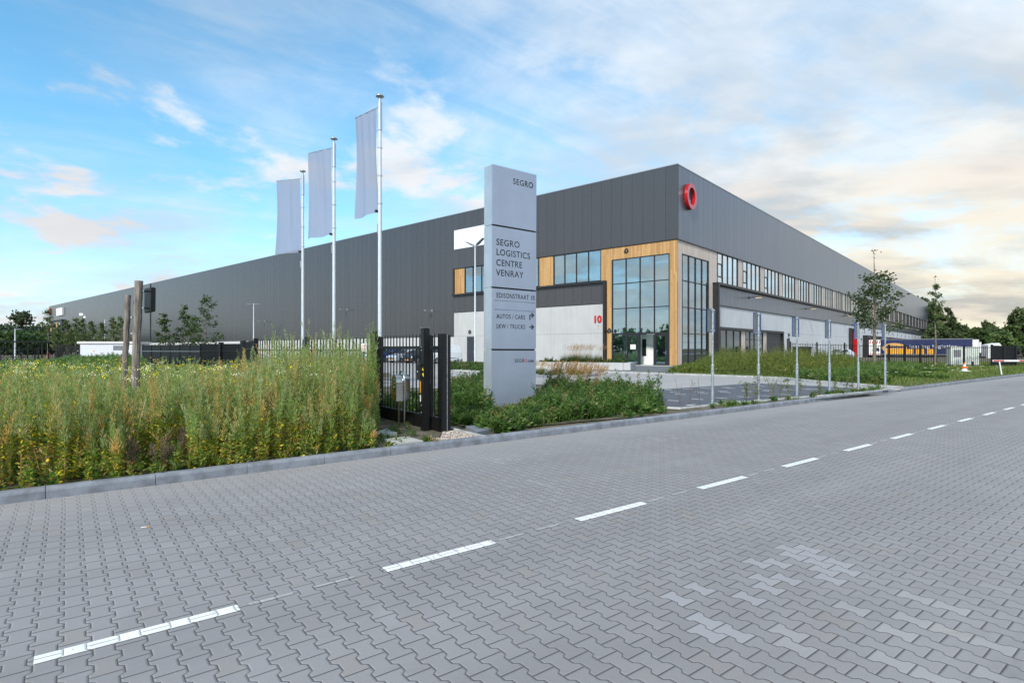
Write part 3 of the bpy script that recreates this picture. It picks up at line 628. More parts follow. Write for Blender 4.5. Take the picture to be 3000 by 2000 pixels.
tt('EDISONSTRAAT 10', 299, 825, 28, wpx=219); tt('AUTOS / CARS', 300, 944, 25, wpx=164); tt('LKW / TRUCKS', 300, 1001, 25, wpx=165)
q = tt('SEGR', 404, 1197, 20, wpx=57); wx = lambda o: o.location.x+max(v.co.x for v in o.data.vertices)*o.scale.x+.008
a = tt('O', 461, 1197, 20, m_inkred, sx=.82); a.location = (wx(q), -.0075, q.location.z); b = tt('.com', 476, 1197, 20, sx=.82); b.location = (wx(a), -.0075, q.location.z)
za, zb_ = c3(297, 841)[1], c3(297, 893)[1]
m = M(); m.box(.06, TW-.05, -.0082, -.004, za-.003, za+.003); m.box(.06, TW-.05, -.0082, -.004, zb_-.003, zb_+.003); m.build('rule', m_ink, T)
def arrow(pts, tip, d, s=.05, w_=.014):
    m = M()
    for (a, b), (c, e) in zip(pts[:-1], pts[1:]):
        m.box(min(a, c)-(w_ if a == c else 0), max(a, c)+(w_ if a == c else 0), -.0085, -.004, min(b, e)-(w_ if b == e else 0), max(b, e)+(w_ if b == e else 0))
    x, z = tip
    for sg in (1, -1): m.prism([(x, z), (x-s-.028, z+sg*s), (x-s, z+sg*(s+.02)), (x+.03, z)] , -.009, -.0035, 'y')
    return m.build('arrow', m_ink, T)
x0, z0 = c3(492, 954); x1, z1 = c3(512, 926); arrow([(x0, z0), (x0, z1), (x1, z1)], (x1, z1), 1)
x0, z0 = c3(490, 993); x1, z1 = c3(512, 993); arrow([(x0, z0), (x1, z0)], (x1, z0), 1)
T.rotation_euler = (0, radians(.25), tr)

# ---------------------------------------------------------------- flagpoles
def flagpole(X, Z, dirc, wob, label):
    x, y = W(X, Z); F = thing('flagpole', label, 'flagpole', (x, y, SITE-.1), wdir(*dirc), 'flagpoles in a row behind the weeds')
    H = 7.95; m = M(); m.tube([(0, 0, 0), (0, 0, 5.0), (0, 0, H-.85)], [.052, .046, .040], 14); m.build('mast', m_pole, F)
    m = M(); m.tube([(0, 0, H-.86), (0, 0, H-.15)], .054, 14); m.tube([(0, 0, H-.15), (0, 0, H-.04)], .03, 10); m.lathe([(0, H-.04), (.10, H-.02), (.11, H), (.07, H+.03), (0, H+.045)], n=18); m.build('rotating_head', m_silver2, F)
    m = M(); m.tube([(.04, 0, H-.26), (1.10, 0, H-.26)], .012, 6); m.build('banner_arm', m_galv, F)
    for z in (H-1.3, H-2.0, H-2.7): m = M(); m.tube([(.065*cos(t), .065*sin(t), z) for t in [k*pi/6 for k in range(13)]], .005, 5); m.build('ring_clip', m_galv, F)
    m = M(); m.box(.06, .09, -.02, .02, H-3.45, H-3.2); m.build('clip', m_galv, F)
    m = M(); nx, nz = 22, 46; L = 2.62; vs = []
    for s_ in (0, 1):
        for j in range(nz+1):
            for i in range(nx+1):
                a = i/nx; b = j/nz
                yy = (.035*sin(a*9+b*2.2+wob*3)*(.3+b)+.05*sin(a*4.3+wob+b*3.5)*b+.018*sin(a*23+wob+b*1.5)*(1-abs(b-.2)))
                xx = .10+a*1.0*(1-.05*sin(b*pi)*(1 if wob < 2 else .4))+(-.04*b*b if wob < 1 else .06*b**3)*a+.03*sin(b*4+wob)*a
                zz = H-.275-b*L-(.05*a*a*b)+.02*sin(a*6+wob)*b*b
                vs.append((xx, yy+s_*.004, zz))
    w1 = nx+1; N2 = w1*(nz+1)
    fs = []
    for j in range(nz):
        for i in range(nx): q = j*w1+i; fs += [(q, q+1, q+w1+1, q+w1), (N2+q+w1, N2+q+w1+1, N2+q+1, N2+q)]
    m.add(vs, fs, 0, True); fl = m.build('flag', m_flag, F)
    m = M(); m.box(.10, .15, -.05, .05, H-.28-L+.0, H-.28-L+.06); m.build('corner_weight', m_frame, F)
flagpole(-3.32, 14.3, (-.725, .64), .6, 'tall white flagpole with plain banner nearest the sign totem')
flagpole(-5.38, 17.2, (-.81, .45), 1.7, 'middle white flagpole with plain banner')
flagpole(-7.48, 20.34, (-.81, .23), 2.9, 'white flagpole farthest from the sign totem, smallest in view')

# ---------------------------------------------------------------- lamp posts
def lamp_post(x, y, H, heads, label, r=.085, rz=0, hl=.75):
    P_ = thing('lamp_post', label, 'street lamp', (x, y, 0), rz, 'lamp posts around the warehouse')
    m = M(); m.tube([(0, 0, 0), (0, 0, 1.2), (0, 0, H-.5), (0, 0, H)], [r, r, r*.62, r*.55], 12); m.build('pole', m_pole, P_)
    for a, tilt in heads:
        m = M(); D = Vector((cos(a), sin(a), tilt)).normalized(); R_ = Vector((-sin(a), cos(a), 0)); U = D.cross(R_)
        p0 = Vector((0, 0, H-.1)); m.tube([p0, p0+D*.3], .035, 6)
        c = p0+D*.25; vs = []
        for t, wd, th in ((0, .10, .05), (.3*hl, .17, .06), (hl*1.3, .15, .03)):
            q = c+D*t
            for sx_, sz in ((-1, -1), (1, -1), (1, 1), (-1, 1)): vs.append(q+R_*wd*sx_+U*th*sz)
        m.add(vs, [(0, 1, 2, 3), (11, 10, 9, 8)]+[(i*4+k, i*4+(k+1) % 4, (i+1)*4+(k+1) % 4, (i+1)*4+k) for i in range(2) for k in range(4)])
        m.build('lamp_head', m_grey, P_)
x, y = at(1392, 58.5); lamp_post(x, y, 12.2, [(pi*.98, .45), (-.15, .45)], 'tall white lamp post with two spread heads left of the sign totem', .10, 0, 1.0)
x, y = at(743, 92); lamp_post(x, y, 8.9, [(AZ+pi, 0.02), (AZ, .0)], 'slim white lamp post before the blank cladding, between flagpoles and small trees', .10)
x, y = at(44, 88); lamp_post(x, y, 4.7, [(AZ, .0)], 'short white lamp post beside the black shelter at the left edge', .12)
x, y = at(167, 105); lamp_post(x, y, 5.3, [(AZ+pi, .3)], 'thin lamp post before the far timber windows', .12)
x, y = at(307, 118); lamp_post(x, y, 7.6, [(AZ, .0)], 'thin lamp post with one head behind the far row of young trees', .13)
x, y = at(243, 95); P_ = thing('camera_mast', 'thin mast with white camera box rising from the young trees', 'mast', (x, y, 0), AZ)
m = M(); m.tube([(0, 0, 0), (0, 0, 7.2)], .09, 8); m.build('pole', m_grey, P_); m = M(); m.box(-.45, .15, -.25, .25, 7.1, 7.5); m.box(.2, .55, -.2, .2, 6.7, 7.0); m.build('camera_box', m_wht, P_)

# ---------------------------------------------------------------- fences and gate
def fence(name, label, p0, p1, h0, h1, pitch, npost, mat=m_black, bw=.012, rails=(.16,), z=0, low=.12, group=None, postw=.06, postup=.05, gapfill=None):
    x0, y0 = p0; x1, y1 = p1; L = sqrt((x1-x0)**2+(y1-y0)**2); f = thing(name, label, 'fence', (x0, y0, z), atan2(y1-y0, x1-x0), group)
    n = int(L/pitch); m = M(); H = lambda t: h0+(h1-h0)*t/L
    for i in range(n+1):
        t = L*i/n; hh = H(t); j = random.uniform(-.004, .004)
        m.prism([(t-bw+j, low), (t+bw+j, low), (t+bw+j, hh-.05), (t+j+bw*.2, hh), (t-bw+j, hh-.03)], -.009, .009, 'y')
    for rr in rails: m.prism([(0, H(0)-rr-.02), (L, H(L)-rr-.02), (L, H(L)-rr+.02), (0, H(0)-rr+.02)], -.03, .03, 'y')
    m.prism([(0, low+.12), (L, low+.12), (L, low+.17), (0, low+.17)], -.03, .03, 'y')
    m.build('bar_panel', mat, f)
    for k in range(npost+1):
        t = L*k/npost; q = M(); q.box(t-postw, t+postw, -.05, .05, 0, H(t)+postup); q.build('post', mat, f)
    return f
A0 = W(-3.12, 12.95); A1 = W(-7.7, 17.1); A2 = at(716, 19.8)
f1 = fence('palisade_fence', 'black palisade fence run from the gate into the tall weeds', A0, A1, 1.86, 1.86, .15, 2, bw=.019, rails=(.30,))
f2 = fence('palisade_fence', 'black palisade fence run behind the flagpoles, half sunk in weeds', A1, A2, 1.86, 1.83, .15, 1, bw=.02, rails=(.26,))
# round little plate on the first run
vx, vy = Vector(A0), Vector(A1); d = (vy-vx).normalized(); pp = vx+d*.34
pl = thing('notice_plate', 'small white plate with orange and red hexagon hung on the fence bars', 'sign', (pp.x-d.y*.06, pp.y+d.x*.06, 1.54), atan2(-d.y, -d.x))
o_ = Vector((0, 0)); m = M(); m.box(-.11, .11, -.008, 0, -.0, .18); m.build('plate', m_wht, pl)
m = M(); m.prism([(-.075, .09), (-.035, .165), (-.008, .09), (-.035, .015)], -.012, -.009, 'y'); m.build('hexagon_half', mk('sign_orange', (.62, .16, .02), .5), pl)
m = M(); m.prism([(.075, .09), (.035, .165), (.008, .09), (.035, .015)], -.012, -.009, 'y'); m.build('hexagon_half', m_red, pl)
text('BOG', .062, m_wht, pl, (-.062, -.0125, .068), ext=.001, bold=.003)
# big black sheeted gates further back
q0 = at(712, 30); q1 = at(419, 36); g_ = thing('sheeted_gate', 'long black sheeted gate behind the wildflowers, small trees above it', 'gate', (*q1, 0), atan2(q0[1]-q1[1], q0[0]-q1[0]))
L = sqrt((q0[0]-q1[0])**2+(q0[1]-q1[1])**2); m = M(); L1 = L*.62
nP = 6
for k in range(nP): m.box(L1*k/nP+.03, L1*(k+1)/nP-.03, -.03, .03, .1, 1.82)
m.box(0, L1, -.05, .05, 1.70, 1.74); m.build('sheet_panel', m_black, g_)
for k in range(nP+1): m = M(); m.box(L1*k/nP-.028, L1*k/nP+.028, -.05, .05, 0, 1.84); m.build('post', m_black, g_)
m = M(); nb = 54
for k in range(nb): t = L1+.1+(L-L1-.1)*k/nb; m.box(t-.022, t+.022, -.02, .02, .1, 1.86)
m.box(L1, L, -.04, .04, 1.45, 1.50); m.box(L1, L, -.04, .04, .2, .27); m.build('bar_panel', m_black, g_)
m = M(); m.box(L-.12, L+.05, -.1, .1, 0, 2.0); m.box(L1+(L-L1)*.5-.09, L1+(L-L1)*.5+.09, -.1, .1, 0, 1.95); m.build('gate_post', m_black, g_)
m = M(); m.box(0, L1, -.06, -.052, 1.43, 1.455); m.build('highlight_rail', m_galv, g_)
# sliding gate
gx0, gy0 = W(-1.26, 10.36); gx1, gy1 = W(-2.92, 12.6); gr = atan2(gy1-gy0, gx1-gx0); GL = sqrt((gx1-gx0)**2+(gy1-gy0)**2)
SG = thing('sliding_gate', 'black sliding gate leaf with vertical bars and deep bottom beam', 'gate', (gx0, gy0, SITE), gr)
m = M()
for k in range(19):
    t = .16+k*.148
    m.prism([(t-.011, .25), (t+.011, .25), (t+.011, 1.72), (t+.004, 1.79), (t-.011, 1.755)], -.009, .009, 'y')
m.build('bars', m_black, SG)
m = M(); m.box(-.02, GL+.25, -.05, .05, -.02, .25); m.build('bottom_beam', m_black, SG, bevel=.006)
m = M(); m.box(.0, GL+.25, -.035, .035, 1.50, 1.56); m.build('top_rail', m_black, SG, bevel=.008)
m = M(); m.box(-.06, .06, -.05, .05, -.04, 1.78); m.build('end_post', m_black, SG, bevel=.006)
m = M(); m.box(-.06, .06, -.13, -.052, .02, 1.76); m.build('end_channel', m_black, SG)
m = M(); m.box(-.066, -.0605, -.062, -.050, .02, 1.76); m.build('bright_edge', m_galv, SG)
m = M(); m.box(-.1, GL, -.09, -.075, -.06, -.03); m.build('ground_rail', m_galv, SG)
m = M()
for t in (-.06, .12, .3): m.lathe([(0, -.02), (.05, -.02), (.05, .02), (0, .02)], (t, -.0, -.045), 12, axis='y')
m.build('roller', m_black, SG)
def gate_post(t, off, H, label, w_=.075):
    x = gx0+cos(gr)*t-sin(gr)*off; y = gy0+sin(gr)*t+cos(gr)*off
    p = thing('gate_post', label, 'post', (x, y, 0), gr, 'black posts that guide the sliding gate')
    m = M(); m.box(-w_, w_, -w_*.8, w_*.8, 0, H); m.build('shaft', m_black, p, bevel=.012); m = M(); m.box(-w_-.006, w_+.006, -w_*.8-.006, w_*.8+.006, H, H+.015); m.build('cap', m_grey, p)
    m = M()
    for z in (H-.35, H-.41, .42, .55): m.lathe([(0, 0), (.012, 0), (.009, .008), (0, .009)], (-w_*0+.03, 0, 0), 8, axis='y'); m.v[-32:] = [(a, w_*.8+b, c+z) for a, b, c in m.v[-32:]]
    m.build('bolt', m_galv, p); return p
# gate leaf runs along +x of its frame; the camera side is +y
pB = gate_post(.36, .17, 1.98, 'front gate post with key box, yellow stickers and orange label')
pC = gate_post(.78, -.16, 1.86, 'rear gate post close behind the front post with the key box', .06)
pD = gate_post(2.72, .17, 1.98, 'gate post where the palisade fence starts, half hidden by tall weeds')
pE = gate_post(3.12, -.16, 1.86, 'rear gate post paired with the post beside the fence plate', .06)
m = M(); m.box(-.06, .12, 0, .07, 0, .30); kb_ = m.build('key_box', m_frame, pB, loc=(.075, .03, 1.02), bevel=.004)
m = M(); m.lathe([(0, .07), (.02, .07), (.02, .08), (0, .082)], (.03, 0, .15), 12, axis='y'); m.build('lock', m_galv, kb_)
m = M(); m.prism([(.0, 1.21), (-.055, 1.19), (-.03, 1.255), (-.015, 1.23)], .061, .064, 'y'); m.prism([(.0, 1.13), (-.06, 1.08), (-.055, 1.16)], .061, .064, 'y'); m.build('arrow_sticker', m_yel, pB)
m = M(); m.box(.055, .0755+.004, .03-.03, .064, .78, 1.0); m.build('orange_label', m_ora, pB)
m = M(); m.box(.05, .08, .0, .065, .62, .74); m.build('white_label', m_wht, pB)

# ---------------------------------------------------------------- letterbox
lx, ly = W(-2.27, 10.95); bx_ = thing('letterbox', 'stainless steel arched letterbox on a bent tube stand beside the gate', 'letterbox', (lx, ly, 0), wdir(.88, .47))
m = M(); W2, zb0, zt0 = .155, .60, .96; n = 14
prof = [(-W2, zb0), (W2, zb0), (W2, zt0)]+[(W2*cos(pi*k/n), zt0+W2*sin(pi*k/n)*.95) for k in range(1, n)]+[(-W2, zt0)]
m.prism(prof, .012, .27, 'x'); m.build('housing', m_steel, bx_)
m = M(); m.prism([(a*.985, zb0+(b-zb0)*.99+.002) for a, b in prof], -.003, .0118, 'x'); fr_ = m.build('front_plate', mk('polished_steel_grass_tint', (.50, .49, .40), .12, metal=1, var=.02), bx_)  # olive cast of reflected grass is put into the steel colour
m = M(); m.box(-.012, -.0035, -W2*.96, W2*.96, .995, 1.005); m.box(-.014, -.0035, -W2*.96, W2*.96, .935, .945); m.box(-.008, -.0035, -W2*.9, W2*.9, .885, .889); m.build('slot_flap', m_rim, bx_)
m = M(); m.lathe([(0, -.012), (.012, -.012), (.012, -.003)], (0, 0, .86), 12, axis='x'); m.build('lock', m_rim, bx_)
R0 = .18; pts = [(.15, -R0, 0), (.15, -R0, .98)]+[(.15, -R0*cos(pi*k/12), .98+R0*sin(pi*k/12)) for k in range(1, 12)]+[(.15, R0, .98), (.15, R0, 0)]
m = M(); m.tube(pts, .019, 10); m.build('tube_stand', m_steel, bx_)

# ---------------------------------------------------------------- timber posts with black boards
def tpost(px0, px1, Z, H, r, label, bw_, bz, boff, rz):
    x0, y0 = at(px0, Z); x1, y1 = at(px1, Z); p = thing('timber_post', label, 'post', (x0, y0, 0), AZ, 'weathered timber posts in the weeds')
    dx = (px1-px0)/FPX*Z; m = M(); k = 12; pts = []; rad = []
    for i in range(k+1): t = i/k; pts.append((dx*t+random.uniform(-.006, .006), random.uniform(-.006, .006), H*t)); rad.append(r*(1+random.uniform(-.04, .04)))
    m.tube(pts, rad, 11, sm=False); m.build('post', m_post, p)
    m = M(); m.prism([(-bw_/2, 0), (bw_/2, 0.01), (bw_/2+.02, bz*.98), (-bw_/2, bz), ], -.035, .035, 'y'); m.build('board', m_black, p, loc=(dx+boff, .11, H-bz-.11), rz=rz, bevel=.01)
    m = M(); m.box(-.02, .02, 0, .10, 0, .03); m.box(-.02, .02, 0, .10, .30, .33); m.build('bracket', m_galv, p, loc=(dx+.06, 0, H-bz-.05))
tpost(391, 407, 10, 2.79, .064, 'taller weathered grey timber post with black board on its back', .42, .44, .12, -.75)
tpost(358, 375, 10.6, 2.60, .048, 'shorter leaning grey timber post with narrow black board', .30, .68, .085, -1.1)

# ---------------------------------------------------------------- blue sign posts
SP = [(2087, 15.9, 2.73), (2222.5, 16.95, 2.69), (2335, 18.15, 2.63), (2430.5, 19.5, 2.60), (2515.4, 21.0, 2.59), (2593.6, 22.5, 2.57)]
lab = ['nearest the sign totem', 'second from the sign totem', 'third from the sign totem', 'fourth from the sign totem', 'fifth from the sign totem, left of the leafy young tree', 'farthest from the sign totem, right of the leafy young tree']
for i, ((px, Z, H), lb) in enumerate(zip(SP, lab)):
    x, y = at(px, Z)
    if i == 0:
        sp = thing('sign_post', '', 'sign', (x, y, SITE-.05), ga, 'blue edged parking sign posts along the kerb')
        m = M(); m.tube([(0, 0, 0), (0, 0, 1.10)], .042, 12); m.tube([(0, 0, 1.10), (0, 0, 1.13)], [.042, .027], 12); m.tube([(0, 0, 1.13), (0, 0, 2.68)], .027, 12); m.build('pole', m_galv, sp)
        m = M()
        for z in (2.05, 2.62): m.box(-.04, .04, -.04, .045, z, z+.03)
        m.build('bracket', m_silver2, sp)
        m = M(); m.box(-.185, .185, .046, .05, 2.03, 2.65); bo = m.build('sign_plate', m_grey, sp)
        m = M(); m.box(-.20, -.186, .040, .060, 2.03, 2.65); m.box(.186, .20, .03, .062, 2.03, 2.65); m.box(-.2, .2, .03, .062, 2.651, 2.665); m.box(-.2, .2, .03, .062, 2.015, 2.029); m.box(-.185, .185, .0505, .056, 2.03, 2.65); m.build('blue_rim', m_blue, bo, bevel=.003)
        s0_ = sp
    else:
        sp = s0_.copy(); link(sp)
        for ch in s0_.children:
            c = ch.copy(); link(c); c.parent = sp
            for g2 in ch.children: d = g2.copy(); link(d); d.parent = c
        sp.location = (x, y, SITE-.05)
    sp['label'] = 'blue rimmed sign post '+lb
    sp.scale = (1, 1, H/2.73); sp.rotation_euler = (radians(random.uniform(-.4, .4)), radians(random.uniform(-.4, .4)), ga+random.uniform(-.05, .05))

# ---------------------------------------------------------------- slabs, cover, gravel, edging
def slab(pxs, label, mat, h=.05, name='paving_slab', cat='slab'):
    P = [Vector(G(*p)) for p in pxs]; P = [Vector(RD(inv(*p)[0], min(inv(*p)[1], -.16))) for p in P]; c = sum(P, Vector((0, 0)))/len(P); t = M(); t.prism([((p-c).x, (p-c).y) for p in P], -.05, h, 'z')
    o = t.build(name, mat, bevel=.006); o.location = (c.x, c.y, SITE); tag(o, label, cat); return o
slab([(1086, 1276), (1130, 1263.5), (1164, 1274), (1118, 1281)], 'pale concrete paving slab by the letterbox, the one farther from the kerb', m_slab)
slab([(1124, 1294), (1192, 1286.5), (1241, 1299), (1153, 1309)], 'pale concrete paving slab touching the road kerb before the gate', m_slab)
slab([(1364, 1255), (1408, 1252), (1455, 1262), (1398, 1273)], 'dark grey square concrete cover left of the sign totem base', m_slabd, .05, 'utility_cover', 'cover')
slab([(1105, 1205), (1140, 1200), (1232, 1206), (1180, 1215)], 'pale concrete slab seen between the gate bars behind the letterbox', m_slab, .03)
ge = [G(1303, 1255), G(1345, 1265), G(1420, 1283), G(1424, 1285)]
kerb_run('edging', ge[:3], m_kerb2, wd=.05, hz=.06, base=SITE-.02, L=.9, chx=.01)
gp = [G(1235, 1290), G(1290, 1282), G(1303, 1256), G(1345, 1266), G(1416, 1283), G(1300, 1301), G(1245, 1307)]; gp = [RD(inv(*p)[0], min(inv(*p)[1], -.15)) for p in gp]
def inpoly(x, y, poly):
    c = False; j = len(poly)-1
    for i in range(len(poly)):
        xi, yi = poly[i]; xj, yj = poly[j]
        if (yi > y) != (yj > y) and x < (xj-xi)*(y-yi)/(yj-yi)+xi: c = not c
        j = i
    return c
gpo = M(); xs = [p[0] for p in gp]; ys = [p[1] for p in gp]; cnt = 0
while cnt < 3200:
    x = random.uniform(min(xs), max(xs)); y = random.uniform(min(ys), max(ys))
    if not inpoly(x, y, gp): continue
    cnt += 1; r = random.uniform(.010, .022); z = SITE-.01+random.uniform(0, .018); a = random.uniform(0, pi); q = random.uniform(.6, 1)
    vs = [(x+r*cos(a+t)*(1 if k % 2 else q), y+r*sin(a+t)*q, z+random.uniform(-.002, .003)) for k, t in enumerate([j*pi/2.5 for j in range(5)])]+[(x, y, z+r*.7), (x, y, z-r*.5)]
    gpo.add(vs, [(i, (i+1) % 5, 5) for i in range(5)]+[((i+1) % 5, i, 6) for i in range(5)], random.choice((0, 0, 1, 2)))
tag(gpo.build('gravel', [m_gravel, mk('pale_pebble', (.55, .50, .46), .8, var=.2), mk('brown_pebble', (.26, .17, .12), .8, var=.2)]), kind='stuff')
sheet('gravel_bed', gp, SITE-.0+.002, m_soil)

# ---------------------------------------------------------------- planter wall
p1 = G(1867, 1081); p0 = G(1826, 1085); p2 = G(1560, 1081); PW = thing('planter_bench', 'low concrete planter wall with ornamental grass before the entrance', 'planter', (*p0, 0), 0)
d = (Vector(p2)-Vector(p0)); L = d.length; PW.rotation_euler = (0, 0, atan2(d.y, d.x)); hh = .62
for k in range(3): m = M(); m.box(L*k/3+.006, L*(k+1)/3-.006, -.52, -.0, SITE, hh); m.build('wall_block', m_seat, PW, bevel=.02)
m = M(); m.box(-.5, -.006, -1.9, -.0, SITE, hh); m.build('wall_block', m_seat, PW, bevel=.03)
m = M(); m.box(.0, L, -2.3, -.53, SITE, hh-.1); m.build('planting_soil', m_soil, PW)

# ---------------------------------------------------------------- cars
m_cg = mk('car_window_glass', (.02, .025, .03), .05, var=.02, spec=.9)
m_lens = mk('headlight_lens', (.65, .68, .70), .08, var=.05)
def paint(name, c): return mk(name, c, .3, metal=.25, var=.03, coat=.8)
def car(label, x, y, rz, col, van=False, hs=1.0, group='cars parked in front of the concrete wall'):
    c = thing('parked_van' if van else 'parked_car', label, 'van' if van else 'car', (x, y, SITE), rz, group)
    if van: st = [(2.10, .35, .70, .72, .74, .70), (1.95, .22, .88, .90, .84, .80), (1.15, .2, 1.02, 1.06, .87, .82), (.55, .2, 1.08, 1.72, .88, .70), (.2, .2, 1.1, 1.86, .89, .72), (-1.2, .2, 1.1, 1.90, .90, .74), (-1.95, .2, 1.1, 1.84, .88, .72), (-2.1, .35, 1.05, 1.45, .84, .72)]
    else: st = [(2.10, .35, .62, .66, .68, .62), (1.98, .2, .78, .80, .82, .74), (1.1, .18, .92, .96, .86, .78), (.25, .18, .95, 1.40, .87, .62), (-.3, .18, .96, 1.48, .88, .64), (-1.1, .18, .97, 1.44, .88, .63), (-1.7, .2, .98, 1.12, .86, .66), (-2.05, .35, .85, .9, .78, .68)]
    if not van: st = [(a, b, p*hs, q*hs, r_, s_) for a, b, p, q, r_, s_ in st]
    m = M(); n = 8; vs = []
    for X, zb, zl, zr, wb, wr in st:
        vs += [(X, -wb*.9, zb), (X, -wb, zb+.18), (X, -wb, zl), (X, -wr, zr), (X, wr, zr), (X, wb, zl), (X, wb, zb+.18), (X, wb*.9, zb)]
    m.add(vs, [tuple(range(8)), tuple(range(len(vs)-1, len(vs)-9, -1))]+[(i*n+k, i*n+(k+1) % n, (i+1)*n+(k+1) % n, (i+1)*n+k) for i in range(len(st)-1) for k in range(n)], 0, False)
    m.build('body', col, c, bevel=.03)
    def sidewin(a, b, sg, t0=.08, t1=.88):
        def P(i, f, t):
            X = st[i][0]+(st[i+1][0]-st[i][0])*f; g_ = lambda j: st[i][j]+(st[i+1][j]-st[i][j])*f
            zl, zr, wb, wr = g_(2), g_(3), g_(4), g_(5); return (X, sg*(wb+(wr-wb)*t+.014), zl+(zr-zl)*t)
        m = M(); m.add([P(*a, t0), P(*b, t0), P(*b, t1), P(*a, t1)], [(0, 1, 2, 3)]); return m.build('side_window', m_cg, c)
    for sg in (1, -1):
        if van: sidewin((2, .55), (3, .9), sg, .1, .85); 
        else: sidewin((2, .35), (4, .15), sg); sidewin((4, .2), (5, .6), sg)
    i = 2; a, b = st[2], st[3]; m = M()
    def wsp(f, s_): X = a[0]+(b[0]-a[0])*f; z = a[3]+(b[3]-a[3])*f; return (X+.02, s_*(a[5]+(b[5]-a[5])*f)*.93, z+.015)
    m.add([wsp(.06, -1), wsp(.06, 1), wsp(.93, 1), wsp(.93, -1)], [(0, 1, 2, 3)]); m.build('windscreen', m_cg, c)
    for X in (1.35, -1.3):
        for sg in (1, -1):
            m = M(); m.lathe([(.20, sg*.70), (.31, sg*.71), (.32, sg*.76), (.31, sg*.89), (.21, sg*.90)], (X, 0, .31), 20, axis='y'); wo_ = m.build('wheel', m_tyre, c)
            m = M(); m.lathe([(0, sg*.885), (.09, sg*.90), (.21, sg*.885)], (X, 0, .31), 12, axis='y', sm=False); m.build('rim', m_rim, wo_)
    for sg in (1, -1):
        m = M(); m.prism([(1.85, .62), (2.10, .58), (2.06, .72), (1.85, .80)], sg*.45, sg*.80, 'y'); m.build('headlight', m_lens, c)
    m = M(); m.box(2.04, 2.115, -.36, .36, .42, .54); m.build('grille', m_frame, c)
    m = M(); m.box(2.10, 2.13, -.25, .25, .30, .41); m.build('number_plate', m_ora if not van else m_wht, c)
    m = M(); m.box(1.2 if van else -1.0, -1.2 if van else 1.2, -.905, .905, .52, .58); m.build('side_moulding', m_frame, c)
    if van: m = M(); m.box(.35, .5, -.90, .90, .88, .93); m.build('door_handle', m_frame, c); m = M(); m.box(-2.14, -1.9, -.85, .85, .22, .48); m.build('bumper', m_frame, c)
    m = M(); m.box(.95, 1.1, -1.02, -.85, .98, 1.1); m.box(.95, 1.1, .85, 1.02, .98, 1.1); m.build('mirror', m_frame, c)
cy = 39.2; cx0 = -44.0
specs = [('white panel van parked at the right end of the car row', paint('van_white', (.85, .88, .92)), True, 1), ('dark grey hatchback with yellow number plate parked beside the white van', paint('car_dark_grey', (.035, .035, .045)), False, 1.06), ('light silver car parked between the dark grey and the blue car', paint('car_silver', (.50, .54, .60)), False, 1.0), ('dark blue car parked left of the light silver car', paint('car_blue', (.02, .05, .22)), False, 1.03), ('white car parked left of the blue car, seen through fence bars', paint('car_white', (.62, .66, .72)), False, 1.05), ('pale silver car parked alone farther left behind the palisade fence', paint('car_silver_pale', (.5, .54, .58)), False, 1.0)]
for i, (lb, col, vn, hs) in enumerate(specs): car(lb, cx0-i*2.65-(6 if i == 5 else 0), cy+(0 if vn else -.3), -pi/2+random.uniform(-.03, .03), col, vn, hs)
x, y = at(2461, 86); car('small white car half hidden by the hedge near the red loading door', x, y, AZ+pi+.3, specs[4][1], False, 1.0, 'vehicles at the loading side')

# ---------------------------------------------------------------- trailers and truck
YT = YC+82.6
def trailer(label, s, x0, L, col, top=3.38, stripes=False):
    t = thing('trailer', label, 'trailer', (XC+x0, YC+s, -.62), 0, 'trailers backed up to the loading docks'); H = top+.62
    m = M(); m.box(0, L, 0, 2.5, 1.12, H); m.build('body', col, t)
    m = M(); m.box(-.02, L+.02, -.02, 2.52, H-.10, H+.03); m.box(0, L, -.015, 0, 1.05, 1.2); m.build('frame_rail', m_grey, t)
    m = M(); m.box(.3, L-.3, .3, 2.2, .85, 1.1); m.box(3.8, 8.2, .02, .06, .45, 1.0); m.build('underrun_guard', m_frame, t)
    for k in range(3):
        for yy in (.0, 2.15):
            m = M(); m.lathe([(0, 0), (.25, .0), (.5, .02), (.5, .33), (0, .33)], (1.9+k*1.3, yy, .5), 18, axis='y'); m.build('wheel', m_tyre, t)
    m = M(); m.box(L-3.2, L-3.05, .3, .45, 0, .9); m.box(L-3.2, L-3.05, 2.05, 2.2, 0, .9); m.build('landing_leg', m_grey, t); return t, H
t, H = trailer('long navy blue curtain trailer with yellow crates printed along its side', 82.6, 1.0, 15.6, m_dark)
my_ = mk('printed_yellow', (.80, .36, .01), .5, var=.25, scale=4); mo_ = mk('printed_orange', (.62, .34, .10), .5, var=.2, scale=3)
m = M(); m.box(.0, 1.9, -.03, -.004, 1.0, H-.12); pn = m.build('white_tail_panel', m_wht, t)
m = M()
for k in range(5): a = .05+k*.38; m.prism([(a, H-.85), (a+.17, H-.85), (a+.35, H-.25), (a+.18, H-.25)], -.036, -.031, 'y')
for k in range(5): a = .05+k*.38; m.prism([(a, 1.05), (a+.17, 1.05), (a+.32, 1.25), (a+.15, 1.25)], -.036, -.031, 'y')
m.build('hazard_stripe', m_red, pn)
m = M(); m.prism([(.5, 1.9), (.9, 2.5), (1.7, 2.3), (1.75, 1.7), (1.1, 1.75), (.8, 1.55)], -.036, -.031, 'y'); m.build('emblem', m_dark, pn)
m = M(); m.prism([(4.1+2.0*cos(k*pi/16), 2.35+.92*sin(k*pi/16)) for k in range(32)], -.012, -.004, 'y'); m.build('printed_disc', mo_, t)
m = M(); m.box(2.6, 5.5, -.018, -.013, 2.35, 2.62); m.box(5.9, 6.05, -.018, -.013, 2.3, 2.4); m.build('printed_bar', m_dark, t)
m = M(); m.box(2.7, 5.6, -.018, -.005, 1.22, 2.1)
